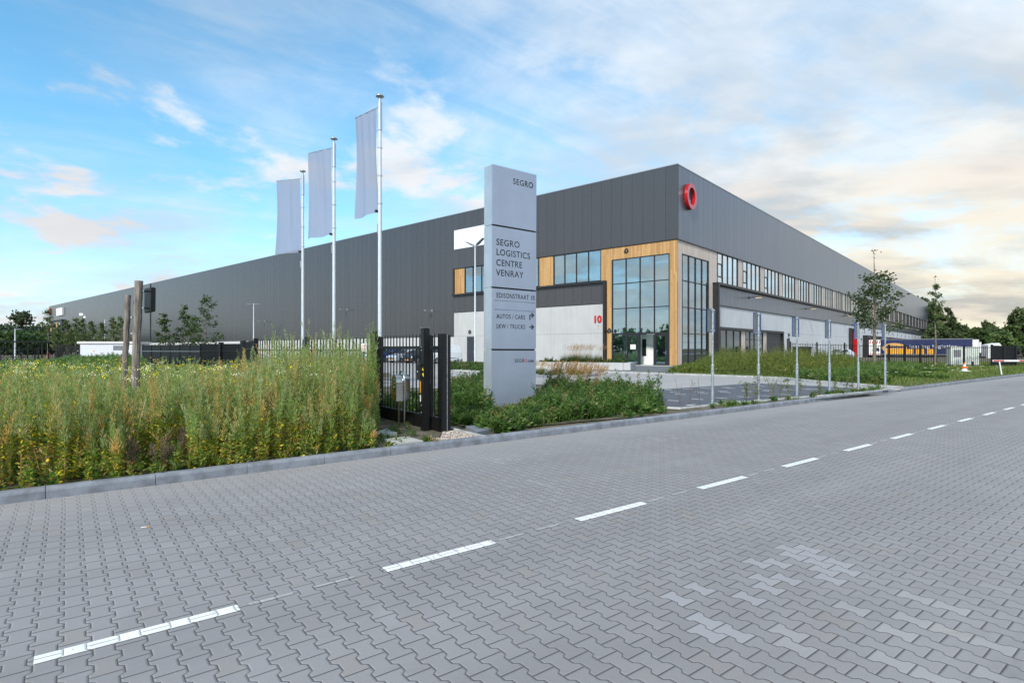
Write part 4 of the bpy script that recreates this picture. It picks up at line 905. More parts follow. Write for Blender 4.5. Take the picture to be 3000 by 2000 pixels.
for a, b in ((5.9, 7.1), (7.5, 8.8), (9.2, 10.1)): m.box(a, b, -.018, -.005, 1.22, 2.15)
m.build('printed_crates', my_, t)
text('leading logistics', .78, m_wht, t, (6.5, -.012, 2.38), name='lettering', sx=1.28, ext=.004)
for i, (s, x1, L, tp) in enumerate(((98, 2.2, 13.8, 3.45), (112, 2.0, 13.6, 3.4), (126, 1.5, 13.6, 3.4), (141, 1.5, 13.6, 3.35), (156, 1.5, 13.6, 3.35))):
    trailer(['white box trailer right behind the navy one', 'second white box trailer from the navy one', 'third white box trailer from the navy one', 'fourth white box trailer from the navy one', 'white box trailer farthest from the navy one'][i], s, x1, L+1, m_wht, tp)
x, y = at(2928, 100); t = thing('truck_cab', 'white truck tractor with roof deflector behind the black fence', 'truck', (x, y, -.75), AZ+pi-.25, None)
m = M(); m.prism([(0, .5), (2.2, .5), (2.2, 3.0), (.6, 3.35), (.25, 2.9), (0, 2.0)], -1.2, 1.2, 'y'); m.build('cab', m_wht, t, bevel=.06)
m = M(); m.prism([(-.02, 1.8), (.28, 2.8), (.24, 2.82), (-.05, 1.82)], -1.05, 1.05, 'y'); m.build('windscreen', m_cg, t)
m = M(); m.prism([(.2, 1.75), (1.2, 1.75), (1.2, 2.5), (.38, 2.5)], -1.21, 1.21, 'y'); m.build('side_window', m_cg, t)
m = M(); m.box(2.2, 6.2, -.45, .45, .7, 1.0); m.build('chassis', m_frame, t)
for X in (1.1, 4.4, 5.6):
    for sg in (1, -1): m = M(); m.lathe([(0, sg*.85), (.5, sg*.85), (.5, sg*1.18), (.3, sg*1.2), (0, sg*1.15)], (X, 0, .5), 18, axis='y'); m.build('wheel', m_tyre, t)
m = M(); m.box(-.04, .1, -1.15, 1.15, .35, .9); m.build('bumper', m_grey, t)

# ---------------------------------------------------------------- fences on the right, cabinet, cone, boom, bins
fence('bar_fence', 'black bar fence run behind the hedge, from the building to the leafy tree', at(2316, 50), at(2560, 46.5), 2.12, 1.93, .19, 3, bw=.016, rails=(.12,), postup=.1)
fence('bar_fence', 'black bar fence run before the navy trailer, between the two young trees', at(2560, 46.5), at(2742, 46), 1.93, 1.85, .17, 4, bw=.018, rails=(.12,), postup=.03)
fence('bar_fence', 'black bar fence run in front of the grey cabinet', at(2742, 46), at(2906, 46.5), 1.85, 1.80, .18, 2, bw=.010, rails=(.12,), postup=.03)
fence('bar_fence', 'black bar fence run at the right edge beyond the barrier boom', at(2976, 47), at(3120, 49), 1.78, 1.75, .18, 2, bw=.018, rails=(.12,), postup=.03)
fence('bar_fence', 'dense black gate leaf stack right of the grey cabinet', at(2906, 46.6), at(2976, 47), 1.88, 1.80, .06, 2, bw=.022, rails=(.12,), postup=.06, postw=.08)
cx, cyy = at(2786, 47.9); cb = thing('electrical_cabinet', 'pale grey electrical cabinet standing behind the black bars', 'cabinet', (cx, cyy, .05), AZ-.25)
m = M(); m.box(0, .98, 0, .8, 0, 1.66); m.box(1.0, 2.05, .05, .8, 0, 1.64); m.build('body', m_cabG, cb, bevel=.01); m = M(); m.box(-.04, 1.0, -.04, .84, 1.665, 1.72); m.box(1.0, 2.1, .0, .84, 1.645, 1.70); m.build('roof', m_wht, cb)
m = M(); m.box(.2, .72, -.02, -.002, .85, 1.45); m.build('vent_grille', m_grey, cb)
m = M()
for X in (1.18, 1.38): m.box(X, X+.03, .02, .048, .75, .92)
m.build('door_handle', m_frame, cb); m = M(); m.box(1.5, 1.68, .03, .049, .05, .48); m.build('socket_plate', m_frame, cb)
m = M(); m.box(1.23, 1.24, .04, .049, .05, 1.6); m.box(1.5, 1.51, .04, .049, .5, 1.6); m.box(.05, .93, -.004, -.001, .28, .29); m.build('door_gap', m_grey, cb)
x, y = at(2826, 38); cn = thing('traffic_cone', 'orange and white traffic cone on the grass before the grey cabinet', 'cone', (x, y, SITE), AZ)
mc = mk('orange_cone_plastic', (.85, .13, .01), .5, var=.08)
m = M(); m.lathe([(.16, .04), (.12, .24)], n=20); m.lathe([(.19, .22), (.20, .26), (.10, .29), (.088, .34)], n=20); m.lathe([(.055, .47), (.038, .57), (0, .575)], n=20); m.build('body', mc, cn)
m = M(); m.box(-.19, .19, -.19, .19, 0, .045); m.lathe([(.162, .045), (.125, .235)], n=20); m.lathe([(.089, .34), (.056, .47)], n=20); m.build('reflective_sleeve', m_wht, cn)
x, y = at(2935, 33); bb = thing('barrier_boom', 'red and white swing barrier boom on a leaning white post by the kerb', 'barrier', (x, y, SITE), AZ)
m = M(); m.tube([(0, 0, 0), (-.15, 0, .82)], .035, 10); m.build('post', m_wht, bb)
m = M(); m.box(-.52, 3.6, -.03, .03, .76, .86); bm2 = m.build('boom', m_wht, bb); m = M(); m.box(-.50, .12, -.034, .034, .775, .845); m.box(1.0, 2.0, -.034, .034, .775, .845); m.box(2.8, 3.4, -.034, .034, .775, .845); m.build('red_band', m_red, bm2)
for px, wd, lb in ((2336, .9, 'black wheeled bin behind the bar fence, nearer the plain grey doors'), (2363, 1.0, 'black wheeled bin behind the bar fence, farther from the grey doors')):
    x, y = at(px, 66); b = thing('wheeled_bin', lb, 'bin', (x, y, 0), AZ, 'black bins behind the fence'); m = M(); m.prism([(-.36*wd, .12), (.36*wd, .12), (.45*wd, 1.75), (-.45*wd, 1.75)], -.35, .35, 'y'); m.build('body', m_black, b, bevel=.03); m = M(); m.box(-.47*wd, .47*wd, -.4, .4, 1.755, 1.84); m.build('lid', m_frame, b)
    m = M(); m.lathe([(0, -.3), (.12, -.3), (.12, .3), (0, .3)], (0, 0, .12), 12, axis='y'); m.build('wheel', m_tyre, b)

# ---------------------------------------------------------------- left background: kiosk, shelter, fence
x, y = at(231, 56); k_ = thing('white_kiosk', 'low white utility kiosk with flat roof behind the wildflowers', 'kiosk', (x, y, 0), AZ+radians(8))
m = M(); m.box(0, 5.0, 0, 3.2, 0, 2.1); m.build('body', mk('kiosk_white', (.66, .68, .74), .6, var=.06), k_); m = M(); m.box(-.12, 5.12, -.12, 3.3, 2.1, 2.30); m.build('roof', m_wht, k_)
m = M(); m.box(3.1, 4.2, -.02, 0, 1.45, 1.9); m.build('vent', m_grey, k_); m = M(); m.box(1.3, 1.4, -.012, 0, 1.3, 1.45); m.build('warning_sticker', m_ora, k_)
x, y = at(163, 62); x2, y2 = at(-140, 58); sh = thing('bicycle_shelter', 'black steel framed bicycle shelter with flat roof at the left edge', 'shelter', (x2, y2, 0), atan2(y-y2, x-x2)); L = sqrt((x-x2)**2+(y-y2)**2)
m = M(); m.box(-.1, L+.1, -.1, 3.2, 2.28, 2.42); m.build('roof', m_black, sh)
for k in range(8):
    for yy in (0, 3.0): m = M(); m.box(L*k/7-.06, L*k/7+.06, yy, yy+.1, 0, 2.28); m.build('post', m_black, sh)
m = M()
for k in range(20): m.box(L-.03, L+.01, .1+k*.15, .15+k*.15, .1, 2.25)
m.build('end_screen', m_black, sh)
def bicycle(px, Z, rz, label, col):
    x, y = at(px, Z); b = thing('bicycle', label, 'bicycle', (x, y, SITE), rz, 'bicycles in the black shelter')
    for X in (-.52, .52): m = M(); m.tube([(X+.33*cos(t), 0, .34+.33*sin(t)) for t in [k*pi/10 for k in range(21)]], .022, 5, caps=False); m.build('wheel', m_tyre, b)
    m = M(); m.tube([(-.52, 0, .34), (-.2, 0, .85), (.38, 0, .88), (0, 0, .32), (-.2, 0, .85)], .02, 5); m.tube([(-.52, 0, .34), (0, 0, .32)], .015, 5); m.tube([(.52, 0, .34), (.36, 0, 1.02), (.30, .25, 1.05)], .018, 5); m.build('frame', col, b)
    m = M(); m.box(-.34, -.08, -.06, .06, .93, .98); m.build('saddle', m_black, b)
bicycle(20, 59.5, AZ+1.1, 'dark bicycle at the far left inside the shelter', m_black); bicycle(54, 60, AZ+1.2, 'dark bicycle with pale mudguard inside the shelter', m_grey); bicycle(82, 60, AZ+1.1, 'black bicycle inside the shelter left of the red one', m_black); bicycle(136, 61, AZ+1.3, 'bright red bicycle at the right end of the shelter', m_red)
fence('bar_fence', 'thin black bar fence before the bicycle shelter at left', at(-60, 47), at(166, 50), 1.75, 1.72, .15, 4, bw=.012, rails=(.12,), low=.0)
fence('bar_fence', 'thin black bar fence between shelter and white kiosk', at(166, 50), at(232, 54), 1.95, 1.95, .17, 2, bw=.016, rails=(.2,))
# ---------------------------------------------------------------- foliage
class Fol:
    def __init__(s): s.V = []; s.C = []; s.n = 0; s.Q = []
    def quads(s, A, B, C_, D, col):
        n = len(A)
        if n == 0: return
        v = np.stack([A, B, C_, D], 1).reshape(-1, 3); s.V.append(v); s.C.append(np.repeat(np.clip(col, 0, 1), 4, axis=0))
        s.Q.append(np.arange(n*4).reshape(-1, 4)+s.n); s.n += n*4
    def leaves(s, P, D, L, Wd, col, side=None, fat=.45):
        n = len(P); D = D/np.linalg.norm(D, axis=1, keepdims=True)
        R_ = rng.normal(size=(n, 3)) if side is None else side
        Sd = np.cross(D, R_); Sd /= np.linalg.norm(Sd, axis=1, keepdims=True)+1e-9
        L = np.reshape(L, (-1, 1)); Wd = np.reshape(Wd, (-1, 1)); mid = P+D*L*fat
        s.quads(P, mid-Sd*Wd/2, P+D*L, mid+Sd*Wd/2, col)
    def blades(s, P, az, L, Wd, bend, col, seg=4, tipcol=None, lean=.15):
        """curved tapering strips"""
        n = len(P); d = np.stack([np.cos(az), np.sin(az), 0*az], 1); sd = np.stack([-np.sin(az), np.cos(az), 0*az], 1)
        L = np.reshape(L, (-1, 1)); Wd = np.reshape(Wd, (-1, 1)); bend = np.reshape(bend, (-1, 1))
        prev = P; pw = Wd/2; ang = np.full((n, 1), lean) if np.isscalar(lean) else lean.reshape(-1, 1)
        for k in range(seg):
            ang = ang+bend/seg; nx = prev+(d*np.sin(ang)+np.array([0, 0, 1.])*np.cos(ang))*L/seg; w2 = Wd/2*(1-(k+1)/seg)**.7+.0004
            c = col if tipcol is None else col+(tipcol-col)*((k+.5)/seg)**1.5
            s.quads(prev-sd*pw, prev+sd*pw, nx+sd*w2, nx-sd*w2, c); prev = nx; pw = w2
        return prev, ang, d
    def build(s, name, mat, parent=None, loc=(0, 0, 0)):
        V = np.concatenate(s.V).astype(np.float32)-np.array(loc, np.float32); C = np.concatenate(s.C); Q = np.concatenate(s.Q).astype(np.int32)
        me = bpy.data.meshes.new(name); me.vertices.add(len(V)); me.vertices.foreach_set('co', V.ravel())
        me.loops.add(Q.size); me.loops.foreach_set('vertex_index', Q.ravel()); me.polygons.add(len(Q))
        me.polygons.foreach_set('loop_start', np.arange(0, Q.size, 4, dtype=np.int32)); me.polygons.foreach_set('loop_total', np.full(len(Q), 4, np.int32))
        me.update(calc_edges=True)
        a = me.color_attributes.new('Col', 'FLOAT_COLOR', 'POINT'); a.data.foreach_set('color', np.concatenate([C, np.ones((len(C), 1))], 1).astype(np.float32).ravel())
        me.materials.append(mat); o = link(bpy.data.objects.new(name, me))
        if parent: o.parent = parent
        elif any(loc): o.location = loc
        return o
def rep(a, k): return np.repeat(a, k, axis=0)
def cvar(col, n, amt=.25, hue=.08):
    c = np.asarray(col, float); c = np.broadcast_to(c, (n, 3)).copy(); c *= rng.uniform(1-amt, 1+amt, (n, 1)); c *= rng.uniform(1-hue, 1+hue, (n, 3)); return c
def pick(cols, p, n): return np.array(cols)[rng.choice(len(cols), n, p=p)]
def unit(az, el): return np.stack([np.cos(az)*np.cos(el), np.sin(az)*np.cos(el), np.sin(el)], 1)
def camxy(x, y): return x*RT[0]+y*RT[1], x*FW[0]+y*FW[1]
def stalks(F, P, h, lean, cols, k1, k2, low, plume=(.55, 1.0), pl=.045, pr=.055, ll=.06, stemc=(.12, .12, .05), w1=.16, w2=.3, up1=(55, 80), up2=(5, 50), arch=0):
    n = len(P); az = rng.uniform(0, 2*pi, n); lv = np.stack([np.cos(az), np.sin(az), 0*az], 1)*lean[:, None]
    def ax(t, idx): return P[idx]+np.stack([0*t, 0*t, t*h[idx]], 1)+lv[idx]*(t*t*h[idx])[:, None]
    i = np.arange(n); z1 = np.ones(n); mid = ax(z1*.5, i); F.leaves(P, mid-P+1e-6, h*.52, .012*h+.002, cvar(stemc, n)); top = ax(z1, i); F.leaves(mid, top-mid, h*.52, .008*h+.001, cvar(stemc, n))
    idx = rep(i, k1); t = rng.uniform(plume[0], plume[1], len(idx))**.9; base = ax(t, idx)
    span = np.clip((plume[1]+.06-t)/(plume[1]-plume[0]), .05, 1); a = rng.uniform(0, 2*pi, len(idx)); r = np.abs(rng.normal(0, .6, len(idx)))*pr*span*np.minimum(1, (t-plume[0])*7+.4)
    base = base+np.stack([np.cos(a)*r, np.sin(a)*r, rng.uniform(-.02, .02, len(idx))], 1)
    el = np.radians(rng.uniform(*up1, len(idx))); L = pl*rng.uniform(.5, 1.3, len(idx))*(.6+.6*span)
    F.leaves(base, unit(a, el), L, L*w1+.0015, cvar(1, len(idx), .28)*cols[idx])
    idx = rep(i, k2); t = rng.uniform(.03, .72, len(idx)); base = ax(t, idx); a = rng.uniform(0, 2*pi, len(idx)); el = np.radians(rng.uniform(*up2, len(idx))); L = ll*rng.uniform(.5, 1.35, len(idx))
    F.leaves(base, unit(a, el), L, L*w2, low(idx, t))
def ground_z(x, y): return height(x, y)
# --- tall wildflower field at left
def sample(n, X0, X1, Z0, Z1, px0, px1, vmax=-.22, extra=None):
    Z = np.sqrt(rng.uniform(Z0*Z0, Z1*Z1, n)); px = rng.uniform(px0, px1, n); X = (px-1500)/FPX*Z
    x = X*RT[0]+Z*FW[0]; y = X*RT[1]+Z*FW[1]; v = (x-RO[0])*RV[0]+(y-RO[1])*RV[1]
    ok = v < vmax
    if extra is not None: ok &= extra(px, Z, x, y)
    x, y, px, Z = x[ok], y[ok], px[ok], Z[ok]; return np.stack([x, y, ground_z(x, y)], 1), px, Z
def lowcol(idx, t):
    n = len(idx); yel = np.array([.46, .35, .03]); grn = np.array([.085, .14, .025]); brn = np.array([.20, .11, .04]); ol = np.array([.15, .17, .04])
    u = rng.random(n); py = .24*np.clip(1.25-t, 0, 1)
    c = np.where((u < py)[:, None], yel, np.where((u < py+.14*np.clip(1-t*2, 0, 1))[:, None], brn, np.where((u < .62)[:, None], grn, ol)))
    return c*rng.uniform(.65, 1.25, (n, 1))
PLC = [(.15, .175, .085), (.24, .20, .085), (.29, .185, .075), (.13, .18, .06), (.21, .235, .13), (.10, .14, .045)]
F = Fol()
lim = lambda px, Z, x, y: (px < np.where(Z < 10.5, 1120-(10.5-Z)*15, 1112-(Z-10.5)*4)) & (px < 1112)
P, px, Z = sample(4300, 0, 0, 5.2, 13.4, -200, 1125, -.24, lim)
nn = len(P); v_ = (P[:, 0]-RO[0])*RV[0]+(P[:, 1]-RO[1])*RV[1]; patchn = np.sin(P[:, 0]*1.3+P[:, 1]*.8)+np.sin(P[:, 1]*2.1-P[:, 0]*.7)
h = (1.06+.40*smooth((px-640)/300)+.05*patchn)*rng.uniform(.74, 1.18, nn)*np.clip(.55+(-v_-.2)*.6+.12*np.sin(P[:, 1]*3.1+P[:, 0]), .42, 1.0)*(1+.13*np.sin(P[:, 0]*2.7+P[:, 1]*4.3))
dead = (np.abs(px-455) < 95) & (np.abs(v_+.45) < .40)
h = np.minimum(h, (EYE-P[:, 2]-Z*np.interp(px, [0, 300, 600, 720, 850, 1000, 1100], [72, 66, 60, 40, 5, -22, 0])/FPX)*rng.triangular(.55, .95, 1.22, nn))
h = np.where((np.abs(px-388) < 36) & (Z < 10.4), np.minimum(h, EYE-P[:, 2]-Z*118/FPX), h)
h = np.where(dead, h*.55, h)*(1-.75*smooth((px-(1120-(10.8-Z)*24))/110+.75)*(Z < 12.2))
gx_ = smooth((px-820)/200)[:, None]
cols = pick(PLC, [.26, .17, .11, .19, .15, .12], nn)*(1-gx_)+pick(PLC, [.28, .14, .08, .26, .12, .12], nn)*gx_
cols = np.where(dead[:, None], np.array([.10, .075, .06]), cols)
def low1(idx, t):
    c = lowcol(idx, t); g = np.array([.085, .125, .03])*rng.uniform(.7, 1.3, (len(idx), 1)); m_ = rng.random(len(idx)) < gx_[idx, 0]*.45; c = np.where(m_[:, None], g, c)
    return np.where(dead[idx][:, None], np.array([.09, .065, .05])*rng.uniform(.6, 1.4, (len(idx), 1)), c)
stalks(F, P, h, np.abs(rng.normal(0, .10, nn)), cols, 115, 78, low1, pr=.055, pl=.05, ll=.05, stemc=(.17, .12, .05))
P, px, Z = sample(420, 0, 0, 6.5, 13.0, -200, 1100, -.8, lim); n2_ = len(P); he = (1.15+.55*smooth((px-620)/280))*rng.uniform(.95, 1.2, n2_); he = np.where(np.abs(px-388) < 45, he*.6, he)
stalks(F, P, he, np.abs(rng.normal(0, .16, n2_)), pick(PLC, [.3, .1, .05, .3, .1, .15], n2_), 130, 60, lambda i, t: cvar((.09, .13, .03), len(i), .35), plume=(.45, 1), pr=.065, pl=.055, ll=.06)
P, px, Z = sample(330, 0, 0, 5.6, 12.5, -200, 1080, -.3, lim); n2_ = len(P); hd = rng.uniform(.5, 1.15, n2_)
stalks(F, P, hd, rng.uniform(.2, .8, n2_), np.tile(np.array([.27, .19, .10]), (n2_, 1)), 26, 8, lambda i, t: cvar((.24, .16, .08), len(i), .35), pr=.05, pl=.045, ll=.06, stemc=(.30, .22, .12))
P, px, Z = sample(2600, 0, 0, 5.0, 10.8, -200, 1090, -.2, lim); kq = ((P[:, 0]-RO[0])*RV[0]+(P[:, 1]-RO[1])*RV[1]) > -1.5; P, px = P[kq], px[kq]; n2_ = len(P)
stalks(F, P, rng.uniform(.10, .42, n2_), rng.uniform(0, .5, n2_), pick([(.06, .10, .02), (.11, .14, .03), (.24, .20, .04), (.16, .09, .045)], [.4, .3, .15, .15], n2_), 18, 26, lambda i, t: lowcol(i, t+.3), plume=(.2, 1), pr=.08, pl=.05, ll=.055, w1=.42, w2=.42, up1=(-5, 60))
P, px, Z = sample(3000, 0, 0, 4.2, 13.4, -1000, -195, -.24, None); n2_ = len(P)
stalks(F, P, rng.uniform(.7, 1.15, n2_), np.abs(rng.normal(0, .1, n2_)), pick(PLC, [.26, .17, .11, .19, .15, .12], n2_), 70, 36, lowcol, pr=.06, pl=.06, ll=.06, stemc=(.17, .12, .05))
# sprays of small yellow, white flowers over the field
def flowers(F, n, px0, px1, Z0, Z1, hh, col, size=.03, cl=10, spread=.06):
    P, px, Z = sample(n, 0, 0, Z0, Z1, px0, px1, -.5, lim); n = len(P); z = rng.uniform(*hh, n)
    top = P+np.stack([0*z, 0*z, z], 1); F.leaves(P, top-P, z, .012+0*z, cvar((.11, .14, .04), n))
    i = rep(np.arange(n), cl); b = top[i]+rng.normal(0, 1, (len(i), 3))*np.array([spread, spread, spread*.35]); a = rng.uniform(0, 2*pi, len(i)); D = unit(a, np.radians(rng.uniform(-5, 40, len(i))))
    F.leaves(b-D*size/2, D, size+0*a, size*.8+0*a, cvar(col, len(i), .15), fat=.5)
flowers(F, 150, 0, 1000, 8, 13, (1.0, 1.3), (.72, .55, .02), .02, 9, .045)
flowers(F, 60, 0, 1000, 8, 13, (1.05, 1.25), (.70, .66, .60), .018, 16, .05)
tag(F.build('wildflower_field', m_weed), 'dense tall weeds with grey green plumes and yellowing lower leaves behind the kerb', 'weeds', kind='stuff')
# --- the lower, greener field behind
DYX = [0, 150, 230, 400, 440, 600, 700, 760, 850, 950]; DYY = [40, 34, 20, 15, 46, 60, 44, 25, 4, 0]
F = Fol()
far = lambda px, Z, x, y: px < np.where(Z < 17, 1085-(Z-13)*88, 700-(Z-17)*8)
P, px, Z = sample(6500, 0, 0, 12.6, 34, -160, 1090, -.5, far); nn = len(P)
h = rng.uniform(.55, 1.1, nn)*(1+.18*smooth((px-500)/250))*(.85+.15*(Z < 22)); h = np.minimum(h, (EYE-P[:, 2]-Z*np.interp(px, DYX, DYY)/FPX)*rng.triangular(.5, .9, 1.2, nn)); h = np.maximum(h, .08)
cols = pick(PLC+[(.07, .12, .035)], [.24, .06, .03, .22, .10, .15, .20], nn)
cols = np.where((px < 420)[:, None], cols*np.array([.72, .95, .8]), cols)
def low2(idx, t): n = len(idx); return cvar((.075, .12, .035), n, .4)
stalks(F, P, h, rng.uniform(0, .15, nn), cols, 52, 26, low2, pr=.09, pl=.085, ll=.11, w1=.2, w2=.2, up1=(35, 78))
P, px, Z = sample(42000, 0, 0, 12.6, 44, -160, 1090, -.5, far); nn = len(P)
g = pick([(.07, .115, .03), (.10, .15, .04), (.13, .155, .07), (.16, .155, .07)], [.4, .3, .2, .1], nn)*rng.uniform(.7, 1.3, (nn, 1))
hb = np.clip(np.minimum(rng.uniform(.3, .85, nn), (EYE-P[:, 2]-Z*(np.interp(px, DYX, DYY)+3)/FPX)), .06, 1)
F.blades(P, rng.uniform(0, 2*pi, nn), hb, .012+.0006*Z, rng.uniform(.2, 1.2, nn), g, 3)
P, px, Z = sample(16000, 0, 0, 12.6, 44, -900, -155, -.5, None); nn = len(P); F.blades(P, rng.uniform(0, 2*pi, nn), rng.uniform(.3, .8, nn), .016+.0008*Z, rng.uniform(.2, 1.2, nn), cvar((.09, .13, .04), nn, .35), 3)
flowers(F, 190, 250, 1000, 13, 20, (.65, .95), (.78, .60, .02), .035, 12, .07); flowers(F, 110, -50, 1000, 12.6, 19, (.65, .95), (.75, .72, .68), .03, 16, .07)
tag(F.build('green_meadow', m_green), 'green meadow grass with yellow ragwort behind the tall weeds', 'meadow', kind='stuff')
# --- dry grass further off, and grass verge at right
F = Fol()
def rest(px, Z, x, y): return ((px > -100) & (px < 420) & (Z > 34)) 
P, px, Z = sample(16000, 0, 0, 34, 62, -150, 740, -.5, None); nn = len(P)
F.blades(P, rng.uniform(0, 2*pi, nn), rng.uniform(.15, .4, nn), .03+0*Z, rng.uniform(.2, 1.2, nn), pick([(.15, .16, .06), (.22, .19, .09), (.09, .12, .04)], [.4, .3, .3], nn)*rng.uniform(.7, 1.3, (nn, 1)), 2)
tag(F.build('dry_grass', m_leaf), 'dry grass in front of the bicycle shelter and far fences', 'grass', kind='stuff')
drvp = np.array([G(*p) for p in DRV])
def inside(x, y, poly):
    c = np.zeros(len(x), bool); j = len(poly)-1
    for i in range(len(poly)):
        xi, yi = poly[i]; xj, yj = poly[j]; dd = (yj-yi) if abs(yj-yi) > 1e-9 else 1e-9
        c ^= ((yi > y) != (yj > y)) & (x < (xj-xi)*(y-yi)/dd+xi); j = i
    return c
kfront = [(1950, 1096), (2097, 1101), (2287, 1109), (2371, 1118), (2546, 1132), (2640, 1138), (3150, 1081)]
def verge(px, Z, x, y):
    yy = HOR+FPX*(EYE-SITE)/Z; kl = np.interp(px, [p[0] for p in kfront[:6]], [p[1] for p in kfront[:6]])
    return (yy < kl-1.0) & ((px > 1975) | (yy > 1093)) & (x > XC+.3) & (px > 1930)
P, px, Z = sample(130000, 0, 0, 21, 60, 1930, 3080, -.28, verge); keep = (Z < 47) | (px > 2500); P, px, Z = P[keep], px[keep], Z[keep]; nn = len(P); lowg = np.where((np.abs(px-2826) < 60) & (Z > 34) & (Z < 42), .35, 1)
F = Fol(); pn_ = np.sin(P[:, 0]*.9+1)+np.sin(P[:, 1]*.7+P[:, 0]*.4)
g = pick([(.075, .125, .022), (.11, .165, .03), (.16, .18, .06), (.20, .18, .08)], [.34, .34, .20, .12], nn)*rng.uniform(.7, 1.3, (nn, 1))
edge = np.clip((-(((P[:, 0]-RO[0])*RV[0]+(P[:, 1]-RO[1])*RV[1]))-.2)*.8, .3, 1)
F.blades(P, rng.uniform(0, 2*pi, nn), rng.uniform(.10, .30, nn)*(1+.18*pn_)*edge*lowg, .010+.0005*Z, rng.uniform(.2, 1.4, nn), g, 3)
P, px, Z = sample(3900, 0, 0, 24, 46, 2330, 2775, -1.3, verge); kk = (np.sin(P[:, 0]*.8+.4)+np.sin(P[:, 1]*.6+P[:, 0]*.5) > -.1); P = P[kk]; nn = len(P)
stalks(F, P, rng.uniform(.2, .62, nn)*(1-.65*smooth((camxy(P[:, 0], P[:, 1])[0]/camxy(P[:, 0], P[:, 1])[1]*FPX+1500-2620)/140)), rng.uniform(0, .3, nn), pick([(.09, .145, .045), (.06, .11, .025), (.12, .165, .04)], [.4, .3, .3], nn), 24, 40, lambda i, t: cvar((.065, .12, .03), len(i), .35), pl=.11, pr=.14, ll=.15, w1=.3, w2=.3, up1=(15, 70), up2=(0, 60))
fn, px, Z = sample(190, 0, 0, 24, 44, 2000, 2950, -.6, verge); n = len(fn); i = rep(np.arange(n), 8); b = fn[i]+rng.normal(0, .05, (len(i), 3)); b[:, 2] = fn[i, 2]+rng.uniform(.25, .4, n)[i]
D = unit(rng.uniform(0, 2*pi, len(i)), np.radians(rng.uniform(0, 40, len(i)))); F.leaves(b, D, .04+0*b[:, 0], .035+0*b[:, 0], np.where((i % 3 > 0)[:, None], np.array([.75, .73, .68]), np.array([.42, .42, .08])))
tag(F.build('grass_verge', m_green), 'rough grass verge with clumps of weeds between the road kerb and bar fence', 'grass', kind='stuff')
# --- hedge before the side facade
F = Fol(); hp = np.array([G(1960, 1092), G(2097, 1098), G(2287, 1104), G(2420, 1108), G(2520, 1104), at(2500, 46), at(2300, 49), at(2120, 50), at(2010, 46)])
x = rng.uniform(hp[:, 0].min(), hp[:, 0].max(), 6000); y = rng.uniform(hp[:, 1].min(), hp[:, 1].max(), 6000); k = inside(x, y, hp) & (x > XC+.6); x, y = x[k][:1350], y[k][:1350]; nn = len(x)
X, Z = camxy(x, y); px = X/Z*FPX+1500; P = np.stack([x, y, ground_z(x, y)], 1)
h = (.35+.95*smooth((px-1995)/140)*(1-.45*smooth((px-2420)/100)))*rng.triangular(.45, .9, 1.35, nn)*np.clip(.55+(Z-30)/10, .5, 1.05)*(1+.15*np.sin(x*1.7+y))
stalks(F, P, h, rng.uniform(0, .35, nn), pick([(.10, .13, .028), (.14, .16, .03), (.075, .11, .025), (.17, .15, .04)], [.35, .3, .25, .1], nn), 62, 44, lambda i, t: cvar((.09, .12, .03), len(i), .35), plume=(.25, 1), pl=.085, pr=.26, ll=.09, w1=.42, w2=.42, up1=(0, 80), up2=(-10, 60), stemc=(.12, .10, .06))
tag(F.build('entrance_hedge', m_green), 'loose young hedge planted along the side facade beside the entrance', 'hedge', kind='stuff')
# --- leafy weeds round the totem
def plants(F, n, poly, hfun, cols, pcol, k1=30, k2=40, **kw):
    poly = np.array(poly); x = rng.uniform(poly[:, 0].min(), poly[:, 0].max(), n*4); y = rng.uniform(poly[:, 1].min(), poly[:, 1].max(), n*4); k = inside(x, y, poly); x, y = x[k][:n], y[k][:n]
    X, Z = camxy(x, y); px = X/Z*FPX+1500; P = np.stack([x, y, np.full(len(x), SITE-.01)], 1); h = hfun(px, Z)*rng.triangular(.35, .9, 1.65, len(x))*(1+.22*np.sin(x*2.3+y*3.1))
    stalks(F, P, h, rng.uniform(0, .45, len(x)), pick(cols, pcol, len(x)), k1, k2, lambda i, t: cvar((.055, .11, .022), len(i), .35), **kw); return P, px, Z
F = Fol(); GC = [(.055, .10, .025), (.085, .14, .035), (.16, .19, .07), (.04, .07, .03), (.16, .12, .05)]; PC = [.32, .26, .18, .16, .08]
kw = dict(plume=(.2, 1), pl=.095, pr=.13, ll=.11, w1=.36, w2=.34, up1=(5, 70), up2=(-5, 60))
plants(F, 400, [G(1308, 1150), G(1430, 1122), G(1436, 1215), G(1395, 1225), G(1310, 1205)], lambda px, Z: .50+0*px, GC, PC, 42, 55, **kw)
plants(F, 110, [G(1306, 1205), G(1436, 1215), G(1440, 1250), G(1400, 1246), G(1330, 1245)], lambda px, Z: .20+0*px, GC, PC, 24, 30, **kw)
plants(F, 360, [G(1400, 1240), G(1545, 1192), G(1590, 1190), G(1640, 1235), G(1470, 1270), G(1420, 1262)], lambda px, Z: .17+.03*smooth((px-1420)/80), GC, PC, 34, 44, **kw)
plants(F, 640, [G(1572, 1200), G(1600, 1150), G(1830, 1155), G(1925, 1192), G(1955, 1206), G(1900, 1213), G(1640, 1236)], lambda px, Z: .46-.16*smooth((px-1760)/180)-.10*smooth((15.5-Z)/2), GC, PC, 42, 55, **kw)
P, px, Z = plants(F, 60, [G(1800, 1165), G(1900, 1180), G(1950, 1205), G(1880, 1210), G(1760, 1200)], lambda px, Z: .62+0*px, GC, PC, 40, 40, **kw)
